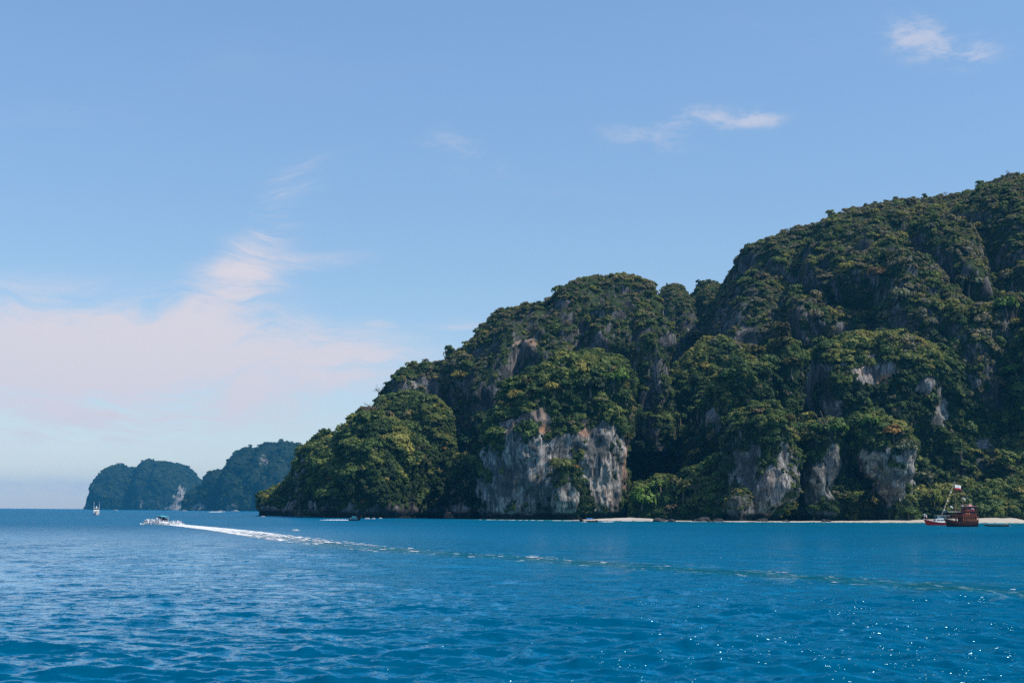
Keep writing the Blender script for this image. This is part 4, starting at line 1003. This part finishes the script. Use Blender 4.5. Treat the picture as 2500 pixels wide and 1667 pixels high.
# ------------------------------------------------------------------ three decked sailing ship
def sailing_ship():
    e = empty('sailing_ship'); place(e, 2347, 1285.4, R(180 + 24))
    tag(e, 'dark timber two masted ship with red brown decks and striped flag off the beach', 'ship')
    dk = lambda t: 2.6 + 1.5 * max(0, (t - 0.6) / 0.4) ** 1.6 + 0.5 * max(0, (0.3 - t) / 0.3)
    secs, tops = hull_secs(18.5, 5.6, dk, -1.0, transom=0.78, fine=2.4, lift=0.8, rake=0.35, flare=0.5)
    h = MB().loft(secs).build('hull', BROWN, e, True)
    deck_mesh(MB(), tops, 0.5).build('deck', TEAK, e)
    for k in (0.55, 1.2):                      # rubbing strakes along the planking
        for s_ in (-1, 1): MB().path([(x, s_ * (w + 0.03), z - k) for x, w, z in tops[:-2]], 0.07, n=5).build('strake', REDWOOD, h)
    rail(tops, 0.95, 0.06, 'bow_rail', REDWOOD, e, 9)
    MB().tube((9.2, 0, 4.0), (12.6, 0, 5.4), 0.16, 0.07).build('bowsprit', BROWN, e)
    # stern gallery with bright posts
    gal = MB().box(-9.1, 1.2, -2.55, 2.55, 5.15, 5.4); gal.build('gallery_roof', REDWOOD, e)
    MB().box(-8.6, 0.6, -1.8, 1.8, 2.3, 5.15).build('lower_cabin', BROWN, e)
    for i in range(9):
        x = -8.9 + i * 1.22
        for s_ in (-1, 1): MB().box(x - 0.09, x + 0.09, s_ * 2.45 - 0.09, s_ * 2.45 + 0.09, 2.5, 5.15).build('gallery_post', ORANGE, e)
    rail([(-9 + i * 1.25, 2.5, 2.6) for i in range(9)], 0.9, 0.06, 'gallery_rail', ORANGE, e)
    MB().box(-9.05, -8.95, -2.4, 2.4, 2.6, 3.5).build('stern_rail_board', ORANGE, e)
    # upper deck
    MB().box(-8.0, 1.0, -2.2, 2.2, 5.4, 7.6, 0.1, 0.1).build('upper_cabin', REDWOOD, e)
    for i in range(5):
        for s_ in (-1, 1): MB().box(-7.0 + i * 1.6, -6.1 + i * 1.6, s_ * 2.17 - 0.05, s_ * 2.17 + 0.05, 6.1, 7.0).build('window', ORANGE if i in (2, 3) else BLACK, e)
    rail([(-9 + i * 1.25, 2.5, 5.4) for i in range(9)], 0.9, 0.05, 'upper_rail', REDWOOD, e)
    MB().box(-9.3, 1.6, -2.6, 2.6, 7.6, 7.78).build('upper_roof', REDWOOD, e)
    MB().box(-7.6, -1.6, -1.7, 1.7, 7.78, 9.8, 0.15, 0.12).build('bridge', REDWOOD, e)
    for s_ in (-1, 1): MB().box(-7.0, -2.2, s_ * 1.66 - 0.04, s_ * 1.66 + 0.04, 8.6, 9.3).build('bridge_window', BLACK, e)
    MB().box(-8.4, -1.0, -2.2, 2.2, 10.1, 10.25).build('bridge_awning', PINK, e)
    for x in (-8.2, -1.2):
        for s_ in (-1, 1): MB().tube((x, s_ * 2.0, 7.78), (x, s_ * 2.0, 10.1), 0.06).build('awning_post', REDWOOD, e)
    MB().box(-6.6, -4.4, -0.9, 0.9, 10.25, 11.2, 0.4, 0.3).build('roof_bundle', PINK, e)
    # foredeck awning
    MB().box(1.2, 9.6, -1.9, 1.9, 7.35, 7.5).build('foredeck_awning', WHITEC, e)
    for x in (1.6, 4.4, 7.2, 9.3):
        for s_ in (-1, 1): MB().tube((x, s_ * 1.75, 2.8), (x, s_ * 1.75, 7.35), 0.06).build('awning_post', REDWOOD, e)
    rail([(1.4 + i * 1.2, 2.2, 5.0) for i in range(6)], 0.8, 0.06, 'fore_platform_rail', REDWOOD, e)
    MB().box(1.2, 7.6, -2.2, 2.2, 4.8, 5.0).build('fore_platform', REDWOOD, e)
    # masts, yards and rigging
    fx, ax = 3.4, -1.2
    fm = MB().tube((fx, 0, 2.2), (fx, 0, 22.8), 0.20, 0.09).build('mast', TEAK, e)
    am = MB().tube((ax, 0, 7.6), (ax, 0, 18.4), 0.16, 0.08).build('mast', TEAK, e)
    for x, z, w, par in ((fx, 17.8, 4.4, fm), (fx, 9.6, 2.6, fm), (ax, 14.0, 3.4, am), (ax, 10.9, 2.4, am)):
        MB().tube((x - w * 0.8, -w * 0.5, z), (x + w * 0.8, w * 0.5, z), 0.08).build('yard', TEAK, par)
    MB().tube((fx, 0, 22.6), (12.4, 0, 5.4), 0.11, n=6).build('forestay', ROPE, e)
    MB().tube((fx, 0, 22.6), (ax, 0, 18.3), 0.045, n=5).build('stay', ROPE, e)
    MB().tube((ax, 0, 18.3), (-8.0, 0, 10.2), 0.05, n=5).build('stay', ROPE, e)
    for x, z, y in ((fx, 20, 2.5), (ax, 16, 2.3)):
        for s_ in (-1, 1):
            for k in (-1, 0, 1): MB().tube((x, 0, z), (x + k * 1.1, s_ * y, 7.6 if x == ax else 4.0), 0.03, n=4).build('shroud', BROWN, e)
    cols = [YELL, WHITEC, YELL, REDC, WHITEC, YELL, YELL, WHITEC]
    for i, c_ in enumerate(cols):              # pennants strung on the forestay
        t = 0.2 + i * 0.085; x = fx + (12.4 - fx) * t; z = 22.6 + (5.4 - 22.6) * t
        MB().quadmesh([(x, 0, z), (x + 0.45, 0, z - 0.85), (x - 0.45, 0.15, z - 0.9), (x - 0.2, 0.08, z - 0.1)], [(0, 1, 2, 3)]).build('pennant', c_, e)
    f = flag_mesh('flag', e, 4.0, 2.3, [(WHITEC, 2), (REDC, 1)], (fx, 0, 20.9), R(180), 0.12, 0.06)
    f['label'] = 'white and red striped flag'
    for (x, z, s_) in ((6.5, 10.4, 1.3), (-0.6, 10.9, 1.3), (ax, 14.6, 1.7)):
        flag_mesh('small_flag', e, s_, 0.8, [(WHITEC, 1)], (x, 0, z), R(170), 0.5, 0.1)
    flag_mesh('small_flag', e, 1.4, 0.9, THAI, (-5.2, 1.8, 9.5), R(170), 0.3, 0.1)
sailing_ship()

def red_boat():
    e = empty('tour_boat'); p = place(e, 2291, 1281.8, R(180 + 10))
    tag(e, 'red hulled boat with white cabin moored behind the dark timber ship', 'boat')
    dk = lambda t: 1.7 + 1.9 * max(0, (t - 0.45) / 0.55) ** 1.7
    secs, tops = hull_secs(15.0, 3.8, dk, -0.8, transom=0.8, fine=2.0, lift=1.2, rake=0.45, flare=0.5)
    h = MB().loft(secs).build('hull', REDP, e, True)
    deck_mesh(MB(), tops, 0.12).build('deck', WHITE, e)
    for s_ in (-1, 1): MB().path([(x, s_ * (w + 0.02), z - 0.05) for x, w, z in tops], 0.10, n=6).build('gunwale', WHITE, h)
    MB().box(-5.5, 2.4, -1.4, 1.4, 1.6, 3.7, 0.35, 0.12).build('cabin', WHITE, e)
    for i in range(5):
        for s_ in (-1, 1): MB().box(-4.3 + i * 1.2, -3.5 + i * 1.2, s_ * 1.36 - 0.06, s_ * 1.36 + 0.06, 2.5, 3.15).build('window', BLACK, e)
    MB().box(1.96, 2.32, -1.0, 1.0, 2.5, 3.2).build('windscreen', BLACK, e)
    MB().box(-6.4, 1.6, -1.7, 1.7, 5.35, 5.5).build('roof', WHITE, e)
    MB().box(-4.6, 0.2, -1.15, 1.15, 3.7, 5.0, 0.4, 0.15).build('wheelhouse', WHITE, e)
    for s_ in (-1, 1): MB().box(-3.8, -0.6, s_ * 1.08 - 0.04, s_ * 1.08 + 0.04, 4.2, 4.7).build('window', BLACK, e)
    for x in (-6.2, -3.0, 1.3):
        for s_ in (-1, 1): MB().tube((x, s_ * 1.5, 1.7 if x < -5.5 else 3.7), (x, s_ * 1.5, 5.35), 0.05).build('roof_post', GREY, e)
    rail(tops, 0.7, 0.04, 'bow_rail', TEAK, e, 11)
    MB().tube((8.3, 0, 3.5), (8.6, 0, 6.6), 0.05).build('flagstaff', ROPE, e)
    flag_mesh('flag', e, 1.9, 1.5, [(WHITEC, 1), (NAVY, 1), (WHITEC, 1), (REDC, 0.6)], (8.55, 0, 6.4), R(180), 0.5, 0.1)
red_boat()

def longtail(px, py, heading, L, name_label, canopy_mat, hull_m=BROWN, canopy=True, prow=2.2, flagless=False):
    e = empty('longtail_boat'); place(e, px, py, heading); tag(e, name_label, 'boat')
    dk = lambda t: 0.75 + prow * max(0, (t - 0.62) / 0.38) ** 2.4 + 0.25 * max(0, (0.2 - t) / 0.2)
    secs, tops = hull_secs(L, L * 0.15, dk, -0.35, transom=0.55, fine=2.0, lift=0.9, rake=0.25, flare=0.5, n=26)
    h = MB().loft(secs).build('hull', hull_m, e, True)
    deck_mesh(MB(), tops, 0.3, 0.1).build('deck', TEAK, e)
    for s_ in (-1, 1): MB().path([(x, s_ * (w + 0.02), z) for x, w, z in tops], 0.06, n=5).build('gunwale', TEAK, h)
    if prow > 0.5:
        x, w, z = tops[-1]
        MB().path([(x - 0.2, 0, z - 0.5), (x + 0.25, 0, z + 0.4), (x + 0.35, 0, z + 1.1)], 0.13, 0.06, 6).build('prow_post', TEAK, e)
    for i in range(5): MB().box(-L * 0.3 + i * L * 0.13, -L * 0.3 + i * L * 0.13 + 0.3, -L * 0.065, L * 0.065, 0.5, 0.6).build('thwart', TEAK, e)
    if canopy:
        W = L * 0.075; x0, x1 = -L * 0.22, L * 0.12
        V = []; F = []
        for i in range(7):
            a = i / 6 * 2 - 1
            for x in (x0, x1): V.append((x, a * W, 2.35 - 0.28 * a * a))
        for i in range(6): F.append((2 * i, 2 * i + 1, 2 * i + 3, 2 * i + 2))
        o = MB().quadmesh(V, F).build('canopy', canopy_mat, e); md = o.modifiers.new('t', 'SOLIDIFY'); md.thickness = 0.06
        MB().box(x0, x1, W - 0.02, W + 0.03, 1.6, 2.1).build('side_curtain', canopy_mat, e); MB().box(x0, x1, -W - 0.03, -W + 0.02, 1.6, 2.1).build('side_curtain', canopy_mat, e)
        for x in (x0 + 0.1, (x0 + x1) / 2, x1 - 0.1):
            for s_ in (-1, 1): MB().tube((x, s_ * W * 0.95, 0.6), (x, s_ * W * 0.95, 2.1), 0.04, n=5).build('canopy_post', TEAK, e)
    en = MB().box(-L * 0.44, -L * 0.38, -0.25, 0.25, 0.9, 1.5).build('engine', GREY, e)
    MB().tube((-L * 0.44, 0, 1.2), (-L * 0.62, 0.3, -0.1), 0.05, n=5).build('propeller_shaft', GREY, en)
    return e
longtail(1437, 1273.6, R(180 + 8), 11.5, 'longtail boat with blue canopy and raised prow beside the small beach', BLUE)
longtail(866, 1270.2, R(-38), 9.5, 'dark longtail boat with turquoise canopy passing below the headland', AQUA, prow=1.6)
longtail(2432, 1284.6, R(180), 13.0, 'long low dark boat lying right of the timber ship', BLUE, canopy=False, prow=0.25)

def speedboat():
    e = empty('speedboat'); p = place(e, 396, 1277.5, R(90 + 32)); e.location.z = 0.25; e.rotation_euler = (0, R(-3), R(90 + 29))
    tag(e, 'white speedboat with turquoise roof racing away left in white spray', 'boat')
    dk = lambda t: 1.15 + 0.55 * max(0, (t - 0.4) / 0.6) ** 1.3
    secs, tops = hull_secs(10.0, 3.3, dk, -0.35, transom=0.92, fine=2.3, lift=0.7, rake=0.5, flare=0.45)
    MB().loft(secs).build('hull', WHITE, e, True); deck_mesh(MB(), tops, 0.25).build('deck', WHITE, e)
    V = []; F = []
    for i in range(9):
        a = i / 8 * 2 - 1
        for x in (-4.3, -3.0, 0, 1.9, 2.4): V.append((x, a * 1.55, 3.15 - 0.3 * a * a - 0.15 * max(0, abs(x + 1) - 2)))
    for i in range(8):
        for j in range(4): k = i * 5 + j; F.append((k, k + 1, k + 6, k + 5))
    o = MB().quadmesh(V, F).build('roof', AQUA, e, True); md = o.modifiers.new('t', 'SOLIDIFY'); md.thickness = 0.12
    MB().box(1.5, 2.0, -1.35, 1.35, 1.1, 2.85, 0.05, 0.1).build('windscreen', BLACK, e)
    for x in (-4.1, -1.4, 1.4):
        for s_ in (-1, 1): MB().tube((x, s_ * 1.45, 1.0), (x, s_ * 1.45, 2.9), 0.07, n=6).build('roof_post', WHITE, e)
    for s_ in (-1, 1): MB().box(-2.6, 1.5, s_ * 1.45 - 0.04, s_ * 1.45 + 0.04, 1.1, 2.0).build('side_panel', WHITE, e)
    for i in range(4):
        for s_ in (-1, 1): MB().box(-3.6 + i * 1.2, -2.9 + i * 1.2, s_ * 0.85 - 0.4, s_ * 0.85 + 0.4, 0.8, 1.75).build('seat', NAVY, e)
    MB().box(-3.9, 1.5, -1.2, 1.2, 0.7, 0.95).build('cockpit_floor', BLACK, e)
    for y in (-0.9, 0, 0.9):
        m1 = MB().box(-5.7, -5.0, y - 0.28, y + 0.28, 0.75, 1.6, 0.1, 0.06).build('outboard_motor', GREY, e)
        MB().box(-5.5, -5.2, y - 0.1, y + 0.1, -0.4, 0.75).build('motor_leg', BLACK, m1)
    return p, e
SPB, SPE = speedboat()

def ferry():
    e = empty('ferry'); place(e, 235, 1257.6, R(-74)); tag(e, 'white two decked boat with two thin masts seen bow on at far left', 'boat')
    dk = lambda t: 2.0 + 1.5 * max(0, (t - 0.5) / 0.5) ** 1.5
    secs, tops = hull_secs(18, 5.6, dk, -0.8, transom=0.85, fine=2.4, lift=0.8, rake=0.3, flare=0.5)
    MB().loft(secs).build('hull', WHITE, e, True); deck_mesh(MB(), tops, 0.2).build('deck', WHITE, e)
    MB().box(-8.5, 4.5, -2.6, 2.6, 2.0, 4.4, 0.3, 0.1).build('lower_cabin', WHITE, e)
    MB().box(4.1, 4.46, -2.1, 2.1, 3.1, 3.9).build('windscreen', GREY, e)
    MB().box(-8.0, 2.5, -2.4, 2.4, 4.4, 6.4, 0.4, 0.12).build('upper_cabin', WHITE, e)
    MB().box(1.95, 2.4, -1.8, 1.8, 5.2, 5.9).build('windscreen', BLACK, e)
    for s_ in (-1, 1):
        for i in range(6): MB().box(-7.4 + i * 1.8, -6.2 + i * 1.8, s_ * 2.56 - 0.06, s_ * 2.56 + 0.06, 3.0, 3.8).build('window', BLACK, e)
    MB().box(-8.4, 3.0, -2.8, 2.8, 6.4, 6.6).build('roof', WHITE, e)
    for y in (-2.3, 2.3): MB().tube((-1.0, y, 6.5), (-1.0, y, 12.4), 0.14, 0.07).build('mast', WHITE, e)
    MB().box(-1.6, -0.6, -0.5, 0.5, 6.6, 8.2).build('funnel', WHITE, e)
    rail(tops, 0.9, 0.05, 'bow_rail', WHITE, e, 13)
ferry()
def launch(px, py, L, heading, label):
    e = empty('motor_launch'); place(e, px, py, heading); tag(e, label, 'boat')
    dk = lambda t: L * 0.10 + L * 0.07 * max(0, (t - 0.5) / 0.5) ** 1.5
    secs, tops = hull_secs(L, L * 0.28, dk, -0.5, transom=0.85, lift=0.4, rake=0.3)
    MB().loft(secs).build('hull', WHITE, e, True)
    MB().box(-L * 0.3, L * 0.15, -L * 0.1, L * 0.1, L * 0.09, L * 0.24, L * 0.03, L * 0.01).build('cabin', WHITE, e)
    MB().box(-L * 0.2, L * 0.1, -L * 0.101, L * 0.101, L * 0.16, L * 0.2).build('window', BLACK, e)
launch(282, 1246.2, 15, R(180), 'tiny white boat on the horizon right of the ferry')
launch(450, 1247.6, 17, R(0), 'tiny pale boat below the pale scar between the far islands')
launch(540, 1249.8, 17, R(0), 'small white boat speeding below the far headland')
launch(574, 1248.6, 22, R(180), 'small long white boat close under the far headland')

# ------------------------------------------------------------------ foam
def foam_mat():
    m_ = bpy.data.materials.new('foam'); m_.use_nodes = True
    t = m_.node_tree; gg = G(t); b = t.nodes['Principled BSDF']
    P = N(t, 'ShaderNodeNewGeometry').outputs['Position']
    c = gg.mix(gg.noise(P, 0.9, 4, 0.6), (0.50, 0.53, 0.56, 1), (0.80, 0.80, 0.80, 1))
    t.links.new(c, b.inputs['Base Color']); b.inputs['Roughness'].default_value = 0.8; b.inputs['Specular IOR Level'].default_value = 0.15
    b.inputs['Subsurface Weight'].default_value = 0.0
    return m_
FOAM = foam_mat()
def wake():
    n = 2200; P, s = smooth_path(PATH, n); tot = s[-1]
    T = np.gradient(P, axis=0); T /= np.linalg.norm(T, axis=1, keepdims=True); Nn = np.stack([-T[:, 1], T[:, 0]], 1)
    m_ = 56; w = np.linspace(-1, 1, m_); back = (tot - s)              # metres behind the boat
    half = 2.2 + 5.0 * (1 - np.exp(-back / 120)) + 0 * s
    X = P[:, 0:1] + Nn[:, 0:1] * half[:, None] * w[None]; Y = P[:, 1:2] + Nn[:, 1:2] * half[:, None] * w[None]
    ext = np.stack([X, Y, 0 * X], -1).reshape(-1, 3)
    along = np.repeat((back / 1.0)[:, None], m_, 1).ravel(); across = np.repeat(w[None], n, 0).ravel() * np.repeat(half[:, None], m_, 1).ravel()
    q = np.stack([along / 6.0, across / 0.9, 0 * along], 1); nz = fbm(q, 5, 0.6)
    nz2 = fbm(np.stack([along / 30.0, across / 3.5, 0 * along + 4], 1), 2)
    bk = along; ww = np.abs(np.repeat(w[None], n, 0).ravel())
    core = np.exp(-bk / 230.0) * 1.7                                    # dense froth fading with age
    prof = np.clip(1.1 - ww ** 3, 0, 1) * (0.7 + 0.5 * np.exp(-((ww - 0.75) / 0.2) ** 2) * (1 - np.exp(-bk / 30)))
    tail = 0.12 * np.exp(-((ww - 0.7) / 0.25) ** 2) * np.exp(-bk / 500)
    val = core * prof + 0.85 * nz * 0.85 + 0.22 * nz2 + tail - 0.38 - 0.55 * sstep(bk, 180, 620)
    hgt = np.clip(val, 0, 1) ** 0.7
    hump = (0.85 * np.exp(-bk / 22.0) + 0.30 * np.exp(-bk / 120.0)) * np.clip(1 - ww ** 2, 0, 1) * (0.7 + 0.5 * nz)
    zs = sea_z(X, Y, 0.06 * np.hypot(X, Y) ** 2 / 250.0 + 0.1).ravel()
    Z = zs + 0.05 + 0.05 * hgt + np.clip(hump, 0, 3)
    V = np.stack([X.ravel(), Y.ravel(), Z], 1); F = gridfaces(n, m_)
    keepf = (val[F].mean(1) > 0.0)
    F = F[keepf]; used = np.unique(F); mp = np.full(len(V), -1); mp[used] = np.arange(len(used))
    o = link('boat_wake', np_mesh('boat_wake', V[used], mp[F], FOAM, True))
    return tag(o, 'long white foam trail curving behind the speedboat', 'wake', None, 'stuff')
wake()
def mound(name, label, px0, py0, L, W, H, heading, seed, kind='stuff'):
    """a ragged heap of spray lying on the water: many small tilted flecks over a lumpy core"""
    r_ = np.random.default_rng(seed); n1, n2 = 90, 26
    u = np.linspace(-1, 1, n1); v = np.linspace(-1, 1, n2)
    U, Wv = np.meshgrid(u, v, indexing='ij')
    env = np.clip(1 - np.abs(U) ** 2.2, 0, 1) * np.clip(1 - Wv ** 2, 0, 1)
    p3 = np.stack([U * L / 2, Wv * W / 2, 0 * U + seed], -1).reshape(-1, 3)
    Z = H * env * (0.75 + 0.6 * fbm(p3 / max(0.5, H) * 0.8, 4, 0.6).reshape(U.shape)) - 0.06
    V = np.stack([U * L / 2, Wv * W / 2, Z], -1).reshape(-1, 3); F = gridfaces(n1, n2)
    nf = 500; VV = [V]; FF = [F]
    idx = r_.integers(0, len(V), nf); k = len(V); s = 0.10 * H + 0.04
    c = V[idx] + np.abs(r_.normal(size=(nf, 3))) * np.array([0.1, 0.1, 0.28]) * H * env.ravel()[idx][:, None]
    d1 = r_.normal(size=(nf, 3)) * s; d2 = r_.normal(size=(nf, 3)) * s
    Q = np.stack([c + d1, c + d2, c - d1, c - d2], 1).reshape(-1, 3); VV.append(Q); FF.append(np.arange(nf * 4).reshape(-1, 4) + k)
    o = link(name, np_mesh(name, np.concatenate(VV), np.concatenate(FF), FOAM, True)); p = on_sea(px0, py0)
    o.location = (p.x, p.y, 0); o.rotation_euler = (0, 0, heading)
    return tag(o, label, 'spray', None, kind)
mound('bow_spray', 'white spray fanning out left of the speedboat bow', 377, 1280.0, 10.5, 3.0, 1.9, R(90 + 72), 1)
mound('motor_froth', 'white froth churned up behind the speedboat motors', 428, 1281.5, 9.0, 3.0, 1.3, R(-25), 4)
mound('boat_wake', 'thin white wake line behind the dark longtail boat', 822, 1269.6, 22, 1.2, 0.55, R(2), 7)
mound('boat_wake', 'short white bow wave of the longtail with blue canopy', 1427, 1274.2, 3.2, 0.8, 0.6, 0, 9)
mound('boat_wake', 'white wash on the water between the longtail and the small beach', 1482, 1274.2, 8, 1.0, 0.5, 0, 12)
mound('boat_wake', 'white wake behind the small boat below the far headland', 527, 1249.8, 34, 3, 1.6, 0, 15)
mound('breaking_wavelet', 'small white wavelet on the open water right of the wake', 722, 1294.6, 2.6, 0.9, 0.3, R(10), 18)
for k, (px, py, L, lb) in enumerate([(897, 1266.2, 4.2, 'pale wash right of the dark longtail, leftmost of three'), (912, 1266.4, 2.4, 'pale wash right of the dark longtail, middle of three'), (929, 1265.4, 2.6, 'pale wash right of the dark longtail, rightmost of three'), (643, 1261.0, 3.2, 'small white wash at the left tip of the island')]):
    mound('shore_wash', lb, px, py, L, 1.2, 0.7, 0, 21 + k)
# a line of wash along the beach
def wash():
    sh = [(1170, 1268.6), (1300, 1270.2), (1395, 1271.2), (1490, 1271.4), (1592, 1272.5), (1720, 1273.6), (1900, 1274.4), (2100, 1275.0), (2300, 1275.8), (2500, 1276.8), (2700, 1277.2)]
    P = np.array([on_sea(a, b)[:2] for a, b in sh]); P, s = smooth_path(P, 1400)
    m_ = 10; w = np.linspace(0, 1, m_)
    wid = 3.0 + 2.5 * perlin(np.stack([s / 18, 0 * s, 0 * s], 1)) + 1.2 * perlin(np.stack([s / 5, 0 * s, 0 * s + 3], 1))
    V = np.stack([np.repeat(P[:, 0:1], m_, 1), P[:, 1:2] - np.clip(wid, 0.3, 8)[:, None] * w[None] + 2.0, 0.10 + 0.16 * (1 - (2 * w[None] - 1) ** 2) + 0 * np.repeat(P[:, 0:1], m_, 1)], -1).reshape(-1, 3)
    F = gridfaces(1400, m_); c = V[F].mean(1); k = fbm(c / np.array([7, 1.5, 1]), 4) > 0.05
    F = F[k]; used = np.unique(F); mp = np.full(len(V), -1); mp[used] = np.arange(len(used))
    o = link('shore_foam', np_mesh('shore_foam', V[used], mp[F], FOAM, True))
    return tag(o, 'broken line of white wash along the foot of the cliffs and beach', 'foam', None, 'stuff')
wash()

# ------------------------------------------------------------------ the air
def haze():
    X, Y0, Y1, Z0, Z1 = 26500, -26500, 26500, -5.5, 470
    o = MB().box(-X, X, Y0, Y1, Z0, Z1).build('haze', bpy.data.materials.new('hazy_air'))
    m_ = o.data.materials[0]; m_.use_nodes = True; t = m_.node_tree; t.nodes.clear()
    pv = N(t, 'ShaderNodeVolumePrincipled'); pv.inputs['Color'].default_value = (0.07, 0.52, 1.0, 1)
    pv.inputs['Density'].default_value = HAZE_DENSITY; pv.inputs['Density Attribute'].default_value = ''
    pv.inputs['Anisotropy'].default_value = 0.0
    out = N(t, 'ShaderNodeOutputMaterial'); t.links.new(pv.outputs[0], out.inputs['Volume'])
    return tag(o, 'thin blue sea haze over the whole bay', 'haze', None, 'stuff')
HAZE_DENSITY = 3.2e-5
haze()
